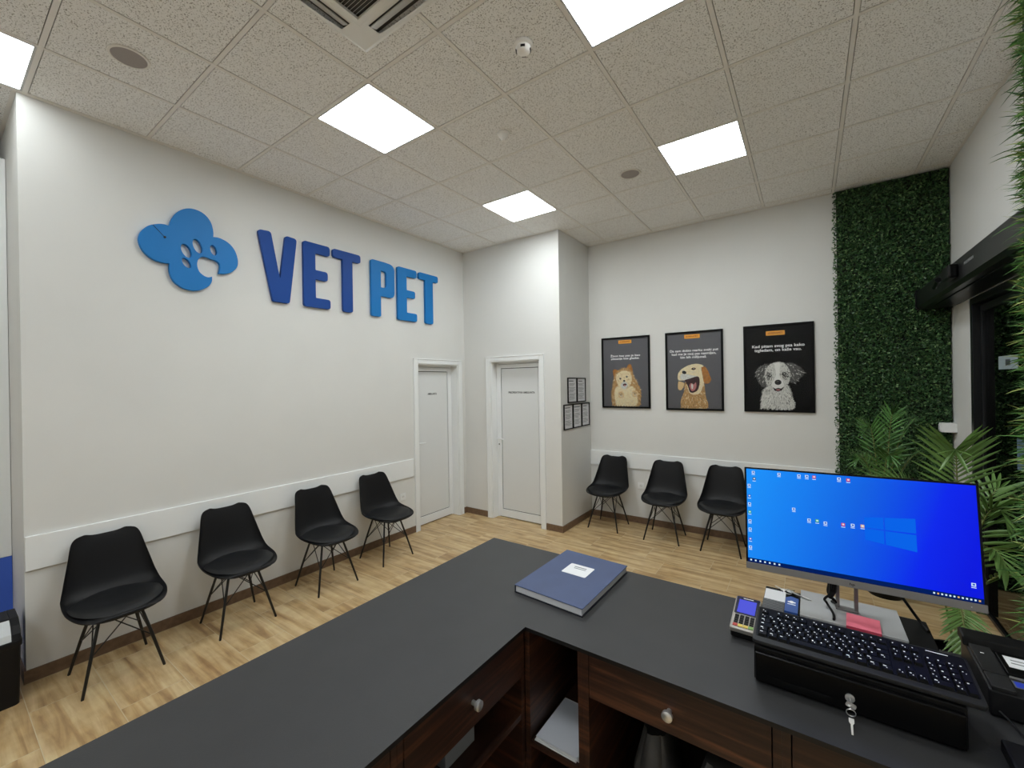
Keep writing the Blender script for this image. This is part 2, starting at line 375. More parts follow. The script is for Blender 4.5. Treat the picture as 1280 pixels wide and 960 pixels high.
# ------------------------------------------------------------------ doors 1,2
def pvc_door(name, mp, a0, a1, ztop, oa0, oa1, oz, sign, hinge_side, signw, label):
    # mp(a, d, z): a along wall, d depth into wall (positive = behind wall face), z
    root = bpy.data.objects.new(name, None); COL.objects.link(root); root.location = mp((a0+a1)/2, 0, 0); struct(root, label)
    def bx(m, a, b, d0, d1, z0, z1):
        p = mp(a, d0, z0); q = mp(b, d1, z1)
        m.box(min(p[0], q[0]), max(p[0], q[0]), min(p[1], q[1]), max(p[1], q[1]), min(p[2], q[2]), max(p[2], q[2]))
    tr = MB()
    bx(tr, oa0, a0, -.014, 0, 0, oz); bx(tr, a1, oa1, -.014, 0, 0, oz); bx(tr, a0, a1, -.014, 0, ztop, oz)
    bx(tr, oa0, oa0+.012, -.02, -.014, 0, oz); bx(tr, oa1-.012, oa1, -.02, -.014, 0, oz); bx(tr, oa0, oa1, -.02, -.014, oz-.012, oz)
    tr.build('architrave', white_trim, root, bevel=.002)
    rv = MB(); bx(rv, a0-.001, a0+.012, 0, .16, 0, ztop); bx(rv, a1-.012, a1+.001, 0, .16, 0, ztop); bx(rv, a0+.012, a1-.012, 0, .16, ztop-.012, ztop+.001)
    rv.build('jamb_lining', white_trim, root)
    A0, A1, ZT = a0+.012, a1-.012, ztop-.012; dd = .115
    fm = MB(); bx(fm, A0, A0+.022, dd, dd+.044, 0, ZT); bx(fm, A1-.022, A1, dd, dd+.044, 0, ZT); bx(fm, A0+.022, A1-.022, dd, dd+.044, ZT-.022, ZT)
    fm.build('door_frame', pvc, root, bevel=.002)
    gk = MB(); bx(gk, A0+.018, A1-.018, dd+.012, dd+.043, .002, ZT-.018); gk.build('gasket', gasket, root)
    L0, L1, LZ = A0+.026, A1-.026, ZT-.026; s = .05
    lf = MB(); bx(lf, L0, L0+s, dd-.008, dd+.0115, .012, LZ); bx(lf, L1-s, L1, dd-.008, dd+.0115, .012, LZ); bx(lf, L0+s, L1-s, dd-.008, dd+.0115, LZ-s, LZ); bx(lf, L0+s, L1-s, dd-.008, dd+.0115, .012, .11)
    leaf = lf.build('door_leaf', pvc, root, bevel=.002)
    pn = MB(); pn.k = 0; bx(pn, L0+s+.009, L1-s-.009, dd+.002, dd+.0125, .119, LZ-s-.009)
    pn.build('door_panel', pvc_panel, leaf)
    # handle
    ha = (L0+.018) if hinge_side == 'R' else (L1-.018); sg = 1 if hinge_side == 'R' else -1
    h = MB(); bx(h, ha-.014, ha+.014, dd-.016, dd-.008, .96, 1.13)
    p0 = mp(ha, dd-.014, 1.075); p1 = mp(ha, dd-.055, 1.075); p2 = mp(ha+sg*.012, dd-.062, 1.075); p3 = mp(ha+sg*.115, dd-.062, 1.072)
    h.tube([p0, p1, p2, p3], .009, 10)
    hd = h.build('door_handle', pvc, leaf, smooth=True)
    k = MB(); bx(k, ha-.006, ha+.006, dd-.019, dd-.0155, 0.985, 1.005); k.build('keyhole', gasket, hd)
    M = LEFTW if name == 'door_1' else BACKW
    cx, cy, cz = mp((L0+L1)/2+signw[1], dd+.0015, 1.70)
    part_label(text('door_sign', sign, signw[0], .026, ink, M(cx, cy, cz), leaf, bold=.02), 'small dark lettering')
    return root
pvc_door('door_1', lambda a, d, z: (-d, a, z), D1[0], D1[1], D1[2], 3.537, 4.418, 2.155, 'AMBULANTA', 'R', (.165, -.01), 'white door at the end of the sign wall')
pvc_door('door_2', lambda a, d, z: (a, YD+d, z), D2[0], D2[1], D2[2], .40, 1.318, 2.186, 'PREOPERATIVNA AMBULANTA', 'R', (.42, .03), 'white door in the short wall facing the counter')
# ------------------------------------------------------------------ automatic door
root = bpy.data.objects.new('door_3', None); COL.objects.link(root); root.location = (XR, (DY0+DY1)/2, 0); struct(root, 'automatic glass sliding door in black frame')
f = MB(); f.box(XR-.012, XR+.12, DY1-.055, DY1, 0, DZ).box(XR-.012, XR+.12, DY0, DY0+.055, 0, DZ).box(XR-.012, XR+.12, DY0+.055, DY1-.055, DZ-.05, DZ)
f.build('door_frame', beam_m, root, bevel=.002)
for k, (y0, y1) in enumerate([(3.76, DY1-.06), (DY0+.06, 3.74)]):
    f = MB(); xx = XR+.03; f.box(xx, xx+.04, y0, y0+.045, .02, DZ-.06).box(xx, xx+.04, y1-.03, y1, .02, DZ-.06).box(xx, xx+.04, y0+.045, y1-.03, .02, .045).box(xx, xx+.04, y0+.045, y1-.03, DZ-.11, DZ-.06)
    lf = f.build('sliding_leaf', beam_m, root, bevel=.002)
    MB().box(xx+.015, xx+.025, y0+.045, y1-.03, .045, DZ-.11).build('glass_pane', door_glass, lf)
    if k == 0:
        stk = mat('pale_sticker', c8(150, 165, 172), .5); stk2 = mat('blue_grey_sticker', c8(96, 116, 140), .4)
        MB().box(xx+.0125, xx+.0145, 4.03, 4.36, 1.865, 1.955).build('sticker', stk, lf)
        MB().box(xx+.0125, xx+.0145, 3.93, 4.06, 1.22, 1.42).build('notice', stk2, lf)
        MB().box(xx+.0115, xx+.0122, 4.15, 4.23, 1.89, 1.93).build('sticker_symbol', mat('sticker_dark', c8(60, 66, 70), .5), lf)
# outside ground so the glass looks onto something dark
struct(MB().box(XR+.15, XR+5, YB, YP+2, -.12, 0).build('floor_outside', floor_m))
# operator beam
g = thing('door_operator', 'long black door operator housing above the glass door', 'door operator', (XR-.1, 4.0, 2.43))
prof = [(0, 2.432), (-.205, 2.432), (-.235, 2.45), (-.235, 2.585), (-.215, 2.607), (0, 2.607)]
m = MB(); m.prism([(a, b) for a, b in prof], lambda u, v, w: (XR+u, w, v), 2.6, 5.245); m.build('housing', beam_m, g)
m = MB(); m.box(XR-.16, XR-.03, 2.7, 5.0, 2.424, 2.432); m.build('track', black_gl, g)
m = MB(); m.box(XR-.243, XR-.2345, 5.24, 5.25, 2.44, 2.60); m.box(XR-.238, XR, 5.245, 5.256, 2.43, 2.609); m.build('end_cap', black_mt, g, bevel=.002)
sn = MB(); sn.box(XR-.285, XR-.235, 3.92, 4.10, 2.47, 2.56); s1 = sn.build('motion_sensor', black_gl, g, bevel=.012)
MB().tube([(XR-.285, 4.17, 2.505), (XR-.27, 4.36, 2.485)], .017, 12).build('sensor_lens', black_gl, s1, smooth=True)
m = MB()
for k in range(7): m.box(XR-.2362, XR-.2355, 3.62+k*.028, 3.62+k*.028+.017, 2.522, 2.540)
m.build('small_mark', mat('grey_letter', c8(120, 122, 124), .5), g)
# white switch box sticking out
g = thing('wall_box', 'small white box sticking out beside the glass door at the green wall', 'switch box', (XR-.05, 5.19, 1.33))
MB().box(XR-.1, XR, 5.16, 5.25, 1.335, 1.415).build('box_body', white_trim, g, bevel=.004)
MB().box(XR-.106, XR-.1, 5.175, 5.235, 1.35, 1.40).build('rocker', pvc, g, bevel=.002)
# ------------------------------------------------------------------ ceiling devices
g = thing('air_conditioner', 'white four-way ceiling cassette air conditioner with dark grille', 'air conditioner', (AC[0], AC[1], H))
acw = mat('ac_white', c8(236, 236, 232), .4); slotm = mat('ac_slot', c8(60, 57, 52), .6); flapm = mat('ac_flap', c8(176, 173, 165), .4)
cx, cy, hw = AC
def sq(m, h0, h1, z0, z1):   # square ring
    m.box(cx-h1, cx+h1, cy-h1, cy-h0, z0, z1).box(cx-h1, cx+h1, cy+h0, cy+h1, z0, z1).box(cx-h1, cx-h0, cy-h0, cy+h0, z0, z1).box(cx+h0, cx+h1, cy-h0, cy+h0, z0, z1)
m = MB(); z1 = H-.003; z0 = H-.032
# outer sloped frame built as 4 trapezoids with slots
def ring_prof(m, prof):
    vs = []; 
    for (h, z) in prof: vs += [(cx-h, cy-h, z), (cx+h, cy-h, z), (cx+h, cy+h, z), (cx-h, cy+h, z)]
    fs = [(i*4+k, i*4+(k+1) % 4, (i+1)*4+(k+1) % 4, (i+1)*4+k) for i in range(len(prof)-1) for k in range(4)]
    m.add(vs, fs)
ring_prof(m, [(hw, H-.003), (hw, H-.008), (hw-.012, H-.016), (.452, H-.024), (.445, H-.026)])
ring_prof(m, [(.345, H-.034), (.33, H-.036), (.322, H-.036), (.322, H-.02)])
for k in range(4):
    m.M = Matrix.Translation((cx, cy, 0)) @ Matrix.Rotation(k*PI/2, 4, 'Z') @ Matrix.Translation((-cx, -cy, 0))
    zc = H-.034
    # corner plate
    m.add([(cx-.445, cy-.445, H-.026), (cx-.29, cy-.445, H-.026), (cx-.29, cy-.345, zc), (cx-.345, cy-.345, zc), (cx-.345, cy-.29, zc), (cx-.445, cy-.29, H-.026)], [(0, 1, 2, 3), (0, 3, 4, 5)])
    # lip beyond slot
    n = 10; vs = []
    for i in range(n+1):
        x = cx-.29+.58*i/n; bow = .018*(1-((x-cx)/.29)**2)
        vs += [(x, cy-.445, H-.026), (x, cy-.422-bow*.6, H-.030)]
    m.add(vs, [(2*i, 2*i+2, 2*i+3, 2*i+1) for i in range(n)])
    m.box(cx-.29, cx+.29, cy-.352, cy-.345, zc-.001, H-.005)
m.M = Matrix()
m.build('fascia', acw, g, recalc=False)
m = MB(); m.box(cx-.43, cx+.43, cy-.43, cy+.43, H-.004, H+.02); m.build('duct', slotm, g)
for k in range(4):
    m = MB(); m.M = Matrix.Translation((cx, cy, 0)) @ Matrix.Rotation(k*PI/2, 4, 'Z')
    m.prism([(-.395, H-.030), (-.358, H-.045), (-.356, H-.041), (-.393, H-.026)], lambda u, v, w: (w, u, v), -.28, .28); m.build('air_flap', flapm, g)
m = MB()
sq(m, .30, .322, H-.036, H-.02)
m.box(cx-.006, cx+.006, cy-.3, cy+.3, H-.037, H-.03)
gr = m.build('grille_frame', acw, g, bevel=.001)
m = MB()
for i in range(38):
    y = cy-.293+i*.0158; m.add([(cx-.3, y, H-.034), (cx+.3, y, H-.034), (cx+.3, y+.0075, H-.026), (cx-.3, y+.0075, H-.026)], [(0, 1, 2, 3)])
m.build('louvre_slats', acw, gr, recalc=False)
MB().box(cx-.3, cx+.3, cy-.3, cy+.3, H-.012, H-.006).build('filter', mat('ac_filter', c8(84, 82, 79), .8), gr)
# logo on the grille corner
# smoke detector
g = thing('smoke_detector', 'round white smoke detector with slotted dome, between two light panels', 'smoke detector', (2.741, 1.937, H))
det = mat('detector_white', c8(246, 244, 240), .4)
MB().lathe([(.052, H-.001), (.052, H-.014), (.046, H-.018), (.04, H-.02)][::1], (2.741, 1.937, 0), 32).build('base', det, g, smooth=True)
MB().lathe([(.040, H-.018), (.041, H-.03), (.037, H-.042), (.028, H-.048), (.012, H-.052), (.001, H-.053)], (2.741, 1.937, 0), 32).build('dome', det, g, smooth=True)
for k in range(4):
    m = MB(); a = k*PI/2+.5; m.M = Matrix.Translation((2.741, 1.937, H-.036)) @ Matrix.Rotation(a, 4, 'Z'); m.box(.034, .042, -.012, .012, -.006, .004)
    m.build('vent_slot', black_mt, g)
g = thing('heat_sensor', 'small white cone-shaped sensor on the ceiling left of the round speaker', 'sensor', (2.163, 2.535, H))
MB().lathe([(.047, H-.001), (.047, H-.01), (.042, H-.014)], (2.163, 2.535, 0), 28).build('base', det, g, smooth=True)
MB().lathe([(.038, H-.013), (.030, H-.03), (.018, H-.045), (.016, H-.055), (.001, H-.056)], (2.163, 2.535, 0), 28).build('cone', det, g, smooth=True)
spk = mat('speaker_mesh', c8(168, 160, 156), .6, bump=1, bscale=900)
for (x, y, r, lab) in [(.915, .70, .078, 'round grey flush ceiling speaker nearest the left wall'), (2.715, 3.70, .078, 'round grey flush ceiling speaker near the light panel by the green wall')]:
    g = thing('ceiling_speaker', lab, 'speaker', (x, y, H), 0, 'round speakers set in the ceiling')
    MB().lathe([(r+.014, H-.001), (r+.012, H-.007), (r+.001, H-.008), (r+.001, H-.002)], (x, y, 0), 40).build('speaker_ring', tbar_m, g, smooth=True)
    MB().lathe([(r, H-.001), (r, H-.006), (r*.5, H-.009), (.001, H-.01)], (x, y, 0), 40).build('speaker_grille', spk, g, smooth=True)
# ------------------------------------------------------------------ sign
zt, zb = 3.235, 2.606
LT = {
 'V': ([[(1.751, zt-.01), (1.857, zt-.002), (1.936, 2.80, .008), (1.992, zt-.004), (2.094, zt-.01), (2.018, zb), (1.872, zb)]], signblue, 'dark blue letter V, first of the wall sign'),
 'E': ([[(2.160, zt), (2.430, zt), (2.430, 3.142), (2.275, 3.142, .012), (2.275, 2.972, .012), (2.404, 2.972), (2.404, 2.884), (2.275, 2.884, .012), (2.275, 2.697, .012), (2.430, 2.697), (2.430, zb), (2.160, zb)]], signblue, 'dark blue letter E of the wall sign'),
 'T': ([[(2.469, zt), (2.788, zt), (2.788, 3.152), (2.688, 3.152, .01), (2.688, zb), (2.578, zb), (2.578, 3.152, .01), (2.469, 3.152)]], signblue, 'dark blue letter T of the wall sign'),
 'P': ([[(2.928, zt), (3.10, zt, .1), (3.245, zt-.01, .14), (3.245, 2.84, .14), (3.10, 2.845, .05), (3.05, 2.845, .006), (3.05, zb), (2.928, zb)], [(3.052, 3.135, .01), (3.135, 3.135, .04), (3.135, 2.94, .04), (3.052, 2.94, .01)]], signlight, 'light blue letter P of the wall sign'),
 'E2': ([[(3.296, zt), (3.588, zt), (3.588, 3.145), (3.428, 3.145, .012), (3.428, 2.972, .012), (3.560, 2.972), (3.560, 2.888), (3.428, 2.888, .012), (3.428, 2.70, .012), (3.588, 2.70), (3.588, zb), (3.296, zb)]], signlight, 'light blue letter E of the wall sign'),
 'T2': ([[(3.629, zt), (3.956, zt), (3.956, 3.155), (3.862, 3.155, .01), (3.862, zb), (3.736, zb), (3.736, 3.155, .01), (3.629, 3.155)]], signlight, 'light blue letter T, last of the wall sign')}
for k, (loops, m_, lab) in LT.items():
    lp = [rounded(l, .026, 5) for l in loops]
    o = curve_mesh('sign_letter', lp, .0145, .0025, m_, LEFTW(.018, 0, 0)); tag(o, lab, 'sign letter', 'raised letters on the left wall')
lobes = [[(1.118, 3.062), (1.136, 3.125), (1.168, 3.182), (1.21, 3.222), (1.262, 3.242), (1.318, 3.238), (1.362, 3.212), (1.392, 3.166), (1.405, 3.105), (1.404, 3.058)],
         [(1.404, 3.058), (1.454, 3.061), (1.517, 3.037), (1.562, 2.985), (1.583, 2.912), (1.576, 2.852), (1.538, 2.803), (1.489, 2.778), (1.446, 2.772)],
         [(1.446, 2.772), (1.453, 2.81), (1.451, 2.848), (1.428, 2.871), (1.39, 2.877), (1.362, 2.884), (1.33, 2.884), (1.300, 2.855), (1.290, 2.808), (1.303, 2.757), (1.335, 2.728), (1.365, 2.720), (1.391, 2.729)],
         [(1.391, 2.729), (1.388, 2.69), (1.36, 2.645), (1.289, 2.603), (1.204, 2.606), (1.143, 2.648), (1.118, 2.715), (1.116, 2.782)],
         [(1.116, 2.782), (1.07, 2.778), (1.012, 2.793), (.962, 2.840), (.939, 2.905), (.949, 2.967), (.987, 3.022), (1.037, 3.053), (1.082, 3.066), (1.118, 3.062)]]
out = []
for l in lobes: out += spline(l, 6)[:-1]
holes = [ell((1.222, 2.901), .056, .033, PI*.62), ell((1.297, 2.956), .058, .032, PI*.60), ell((1.407, 2.952), .044, .025, PI*.58), ell((1.222, 2.806), .043, .026, PI*.68)]
g = thing('wall_logo', 'light blue clover-shaped wall logo with a paw print cut out', 'logo sign', (.018, 1.26, 2.9))
curve_mesh('logo_plate', [out]+holes, .0145, .0025, signlight, LEFTW(.018, 0, 0), g)
MB().tube([(.036, 1.088, 2.971), (.0365, 1.055, 3.005), (.036, 1.018, 3.043)], .0016, 6).build('wire', ink, g)
MB().tube([(.033, 1.088, 2.971), (.040, 1.088, 2.971)], .008, 12).build('screw', ink, g)
# ------------------------------------------------------------------ posters
fur_t1 = mat('fur_gold', c8(190, 150, 98), .8, var=.35, vscale=45, vstretch=(3, 1, 1)); fur_t2 = mat('fur_cream', c8(240, 222, 184), .8, var=.22, vscale=60, vstretch=(3, 1, 1)); fur_t3 = mat('fur_rust', c8(176, 118, 56), .8, var=.3, vscale=40)
fur_w = mat('fur_white', c8(214, 214, 208), .8, var=.3, vscale=50, vstretch=(3, 1, 1)); fur_g = mat('fur_grey', c8(92, 92, 90), .8, var=.6, vscale=40, vstretch=(3, 1, 1))
eye_m = mat('eye_dark', c8(14, 12, 12), .4); tongue = mat('tongue', c8(190, 120, 120), .6); mouth_m = mat('mouth_dark', c8(60, 30, 34), .6); poster_g = mat('poster_grey', c8(104, 104, 108), .6, spec=.1); poster_k = mat('poster_black', c8(10, 10, 12), .6, spec=.1)
fur_w2 = mat('fur_bright', c8(238, 238, 234), .8)
frame_k = mat('frame_black', c8(8, 8, 9), .5, spec=.15)
def fur(pts, spike=.02, n=90, seed=1):
    rnd = random.Random(seed); sp = spline(list(pts)+[pts[0]], max(2, n//len(pts)))[:-1]
    cx_ = sum(p[0] for p in sp)/len(sp); cy_ = sum(p[1] for p in sp)/len(sp); o_ = []
    for i, p in enumerate(sp):
        d = Vector((p[0]-cx_, p[1]-cy_)); d.normalize(); k = rnd.uniform(.3, 1)*spike*(1 if i % 2 else -.3); o_.append((p[0]+d.x*k, p[1]+d.y*k))
    return o_
def inside(pt, poly):
    x, y = pt; c = False
    for i in range(len(poly)):
        (x1_, y1_), (x2_, y2_) = poly[i-1], poly[i]
        if (y1_ > y) != (y2_ > y) and x < (x2_-x1_)*(y-y1_)/(y2_-y1_)+x1_: c = not c
    return c
def strokes(poly, n, mats, L_, ctr, seed, w_=.0045, down=.6):
    rnd = random.Random(seed); out_ = []; xs = [p[0] for p in poly]; ys = [p[1] for p in poly]
    while len(out_) < n:
        p = (rnd.uniform(min(xs), max(xs)), rnd.uniform(min(ys), max(ys)))
        if not inside(p, poly): continue
        d = Vector((p[0]-ctr[0], (p[1]-ctr[1])*.7-down*.12)); d.normalize(); a = rnd.uniform(-.45, .45)
        d = Vector((d.x*math.cos(a)-d.y*math.sin(a), d.x*math.sin(a)+d.y*math.cos(a))); l = L_*rnd.uniform(.5, 1.2); q = Vector((-d.y, d.x))*w_
        out_.append(([(p[0]-q.x, p[1]-q.y), (p[0]+q.x, p[1]+q.y), (p[0]+d.x*l, p[1]+d.y*l*.68)], rnd.choice(mats)))
    return out_
def poster(x0, x1, z0, z1, label, bg, lines, arts, badge):
    W = x1-x0; Hh = z1-z0; cx_ = (x0+x1)/2; y = YP
    g = thing('framed_poster', label, 'poster', (cx_, y-.012, z0), 0, 'framed dog posters')
    m = MB(); b = .022
    m.box(x0, x1, y-.024, y, z0, z0+b).box(x0, x1, y-.024, y, z1-b, z1).box(x0, x0+b, y-.024, y, z0+b, z1-b).box(x1-b, x1, y-.024, y, z0+b, z1-b)
    m.build('poster_frame', frame_k, g, bevel=.002)
    sheet = MB().box(x0+b-.002, x1-b+.002, y-.008, y-.002, z0+b-.002, z1-b+.002).build('poster_sheet', bg, g)
    sheet['kind_note'] = 'print' if False else ''
    del sheet['kind_note']
    by = {}
    for i, (poly, mm) in enumerate(arts): by.setdefault(i, (poly, mm))
    mats = []; m = MB()
    for i, (poly, mm) in enumerate(arts):
        if mm not in mats: mats.append(mm)
        m.k = mats.index(mm); yy = y-.0082-.000006*(i+1)
        m.add([(x0+u*W, yy, z0+v*Hh) for u, v in poly], [tuple(range(len(poly)))])
    m.build('printed_dog', mats, sheet, recalc=False)
    for (s, v, wdt, h_) in lines:
        text('slogan', s, wdt*W, h_*Hh, legend, BACKW(cx_, y-.0142, z0+v*Hh), sheet, bold=.022, ext=.0002)
    bu, bv, bw, bh = badge
    bx = MB(); bx.prism(rounded([(-bw/2*W, -bh/2*Hh), (bw/2*W, -bh/2*Hh), (bw/2*W, bh/2*Hh), (-bw/2*W, bh/2*Hh)], .006, 3), lambda u, v, w: (x0+bu*W+u, y-.0085-w, z0+bv*Hh+v), 0, .0054)
    bd = bx.build('badge', orange, sheet)
    text('badge_lettering', 'JOSERAPET', bw*W*.8, bh*Hh*.5, brown_ink, BACKW(x0+bu*W, y-.0143, z0+bv*Hh), bd, bold=.02, ext=.0002)
    MB().box(x0+b, x1-b, y-.0165, y-.0150, z0+b, z1-b).build('glazing', pane_m, g)
    return g
def E(c, a, b_, r=0, n=18): return ell(c, a, b_, r, n)
fur_d = mat('fur_shade', c8(140, 108, 70), .8); fur_k = mat('fur_charcoal', c8(38, 38, 38), .8); fur_gl = mat('fur_pale_gold', c8(222, 192, 142), .8)
b1 = [(.22, .03), (.20, .20), (.24, .34), (.28, .46), (.36, .53), (.50, .56), (.62, .52), (.70, .40), (.80, .26), (.80, .12), (.74, .03)]
b2 = [(.30, .04), (.27, .20), (.33, .30), (.50, .27), (.64, .30), (.72, .20), (.70, .04)]
h1 = [(.31, .40), (.33, .48), (.45, .52), (.58, .50), (.63, .41), (.58, .31), (.46, .27), (.36, .31)]
pom = [(fur([(.26, .42), (.24, .53), (.30, .545), (.38, .50)], .012, 24, 5), fur_t3), (fur([(.50, .52), (.56, .60), (.62, .60), (.64, .50)], .012, 24, 6), fur_t3), (fur(b1, .03, 170, 3), fur_t1)]
pom += strokes(b1, 260, [fur_t1, fur_gl, fur_d, fur_t2], .055, (.46, .42), 31)
pom += [(fur(b2, .03, 120, 8), fur_t2)]+strokes(b2, 160, [fur_t2, fur_gl, fur_t2, fur_w], .05, (.46, .42), 32)
pom += [(fur(h1, .02, 90, 9), fur_t2)]+strokes(h1, 150, [fur_t2, fur_gl, fur_t1, fur_t2], .03, (.47, .38), 33, down=0)
pom += [(fur([(.40, .335), (.47, .375), (.54, .345), (.53, .29), (.47, .265), (.41, .29)], .008, 40, 4), fur_w),
       (E((.395, .415), .020, .013), eye_m), (E((.53, .44), .020, .013), eye_m), (E((.40, .419), .005, .004), fur_w2), (E((.536, .444), .005, .004), fur_w2), (E((.475, .382), .022, .013), eye_m),
       (E((.485, .327), .040, .017, .1), mouth_m), (E((.487, .318), .022, .010, .1), tongue)]
for cx_, cy_ in ((.40, .185), (.69, .20)):
    pw = [(cx_-.06, cy_), (cx_-.04, cy_+.04), (cx_+.02, cy_+.045), (cx_+.065, cy_+.015), (cx_+.05, cy_-.035), (cx_-.03, cy_-.04)]
    pom += [(fur(pw, .012, 30, 11), fur_gl)]+strokes(pw, 26, [fur_w, fur_t2], .03, (cx_, cy_), 12)+[(E((cx_, cy_), .016, .009), fur_d), (E((cx_-.025, cy_+.015), .008, .006), fur_d), (E((cx_+.005, cy_+.023), .008, .006), fur_d), (E((cx_+.03, cy_+.012), .008, .006), fur_d)]
poster(1.725, 2.368, 1.478, 2.407, 'framed poster of a fluffy cream small dog on grey, leftmost of the three', poster_g,
       [('Život bez psa je kao\nplesanje bez glazbe.', .715, .62, .085)], pom, (.50, .93, .27, .047))
ch = [(.27, .03), (.27, .12), (.33, .24), (.36, .36), (.55, .40), (.66, .36), (.69, .20), (.71, .03)]
hd = [(.215, .42), (.23, .47), (.27, .51), (.34, .545), (.42, .57), (.54, .585), (.655, .565), (.70, .50), (.70, .40), (.65, .30), (.60, .22), (.50, .20), (.42, .225), (.385, .30), (.36, .375), (.28, .38), (.235, .385)]
gold = [(fur(ch, .018, 120, 13), fur_t1)]+strokes(ch, 240, [fur_t1, fur_gl, fur_t2, fur_d], .05, (.47, .45), 41)
gold += [(fur([(.23, .37), (.22, .28), (.28, .26), (.33, .34)], .008, 30, 14), fur_gl), (fur(hd, .008, 120, 16), fur_t2)]+strokes(hd, 200, [fur_t2, fur_t2, fur_gl, fur_w], .025, (.50, .45), 42, down=0)
er = [(.63, .54), (.70, .545), (.755, .47), (.79, .39), (.75, .34), (.68, .35), (.655, .43)]
gold += [(fur(er, .008, 40, 15), fur_t3)]+strokes(er, 50, [fur_t3, fur_t1, fur_d], .03, (.68, .55), 43)
gold += [(fur([(.27, .455), (.33, .47), (.42, .45), (.56, .43), (.585, .41), (.45, .395), (.34, .385), (.27, .40)], .005, 50, 19), fur_w),
        (fur([(.34, .385), (.42, .40), (.575, .425), (.60, .35), (.565, .26), (.49, .225), (.43, .235), (.395, .31)], .004, 60, 18), mouth_m),
        (spline([(.42, .31), (.45, .345), (.50, .33), (.535, .355), (.545, .30), (.51, .255), (.455, .25), (.42, .31)], 4)[:-1], tongue),
        (spline([(.455, .32), (.47, .34), (.49, .31), (.48, .27), (.46, .28), (.455, .32)], 3)[:-1], fur_w),
        (E((.335, .482), .040, .021, -.15), eye_m), (E((.335, .488), .026, .009, -.15), fur_k), (E((.50, .525), .040, .016, .05), fur_d), (E((.50, .525), .030, .011, .05), eye_m), (E((.505, .528), .008, .004), fur_w2)]
poster(2.560, 3.203, 1.467, 2.410, 'framed poster of a laughing golden dog on grey, middle of the three', poster_g,
       [('Da sam dobio marku svaki put\nkad me je moj pas nasmijao,\nbio bih milijunaš.', .715, .84, .125)], gold, (.48, .935, .27, .05))
a1 = [(.25, .04), (.26, .15), (.30, .26), (.40, .30), (.62, .30), (.68, .20), (.70, .04)]
al = [(.18, .45), (.21, .50), (.34, .55), (.39, .46), (.36, .33), (.29, .29), (.21, .36)]; ar = [(.60, .55), (.70, .55), (.80, .50), (.86, .44), (.80, .38), (.72, .33), (.64, .38)]
ah = [(.31, .40), (.33, .49), (.42, .555), (.56, .56), (.65, .49), (.67, .40), (.63, .30), (.57, .23), (.49, .20), (.42, .23), (.35, .30)]
aus = [(fur(a1, .03, 130, 21), fur_w)]+strokes(a1, 260, [fur_w, fur_w2, fur_w2, fur_g], .06, (.5, .45), 51)
aus += [(fur(al, .02, 80, 22), fur_g)]+strokes(al, 120, [fur_g, fur_k, fur_w, fur_g], .05, (.36, .52), 52)
aus += [(fur(ar, .02, 80, 23), fur_g)]+strokes(ar, 120, [fur_g, fur_k, fur_w, fur_g], .05, (.62, .52), 53)
aus += [(fur(ah, .012, 140, 24), fur_w)]+strokes(ah, 200, [fur_w, fur_w2, fur_g, fur_w], .03, (.50, .40), 54, down=0)
for pp_ in ([(.33, .43), (.36, .46), (.44, .44), (.43, .38), (.36, .36)], [(.55, .45), (.62, .47), (.66, .43), (.63, .37), (.56, .39)]): aus += strokes(pp_, 60, [fur_g, fur_k, fur_g], .03, (.5, .5), 55, down=0)
aus += [(fur([(.45, .55), (.53, .55), (.52, .42), (.58, .32), (.54, .24), (.45, .24), (.41, .32), (.47, .42)], .006, 60, 27), fur_w2),
       (E((.385, .415), .030, .013), eye_m), (E((.585, .43), .030, .013), eye_m), (E((.39, .418), .009, .005), fur_w2), (E((.59, .433), .009, .005), fur_w2),
       (E((.50, .338), .048, .030), eye_m), (E((.495, .35), .018, .006), fur_g), ([(.42, .285), (.46, .265), (.50, .275), (.54, .267), (.59, .292), (.55, .245), (.50, .232), (.45, .242)], eye_m),
       (E((.50, .252), .03, .008), tongue)]
poster(3.408, 4.050, 1.469, 2.414, 'framed poster of a black and white dog on black, rightmost of the three', poster_k,
       [('Kad pitam svog psa kako\nizgledam, on kaže vau.', .73, .74, .088)], aus, (.47, .90, .27, .05))
# ------------------------------------------------------------------ framed papers on return wall
def cert(y0, y1, z0, z1, label, seed):
    g = thing('framed_certificate', label, 'framed paper', (XT, (y0+y1)/2, z0), 0, 'five framed papers on the wall return')
    m = MB(); b = .013
    m.box(XT, XT+.015, y0, y1, z0, z0+b).box(XT, XT+.015, y0, y1, z1-b, z1).box(XT, XT+.015, y0, y0+b, z0+b, z1-b).box(XT, XT+.015, y1-b, y1, z0+b, z1-b)
    m.build('frame', frame_k, g, bevel=.001)
    p = MB().box(XT+.001, XT+.005, y0+b-.001, y1-b+.001, z0+b-.001, z1-b+.001).build('sheet', paper, g)
    rnd = random.Random(seed); m = MB(); z = z1-.05; n = 0
    while z > z0+.04:
        a = y0+.035+rnd.uniform(0, .02); e_ = y1-.035-rnd.uniform(0, .06); h_ = .0045 if n else .012
        if n in (4, 9): z -= .012
        m.box(XT+.0051, XT+.0054, a, e_, z, z+h_); z -= .0135 if n else .026; n += 1
    m.build('printed_lines', paper_grey, p)
cert(4.663, 4.912, 1.566, 1.884, 'framed paper in the upper row, nearer the white door', 1)
cert(4.916, 5.170, 1.566, 1.882, 'framed paper in the upper row, nearer the posters', 2)
cert(4.550, 4.792, 1.238, 1.551, 'framed paper in the lower row, nearest the white door', 3)
cert(4.796, 5.040, 1.240, 1.551, 'framed paper in the middle of the lower row of three', 4)
cert(5.044, 5.280, 1.242, 1.551, 'framed paper in the lower row, nearest the posters', 5)
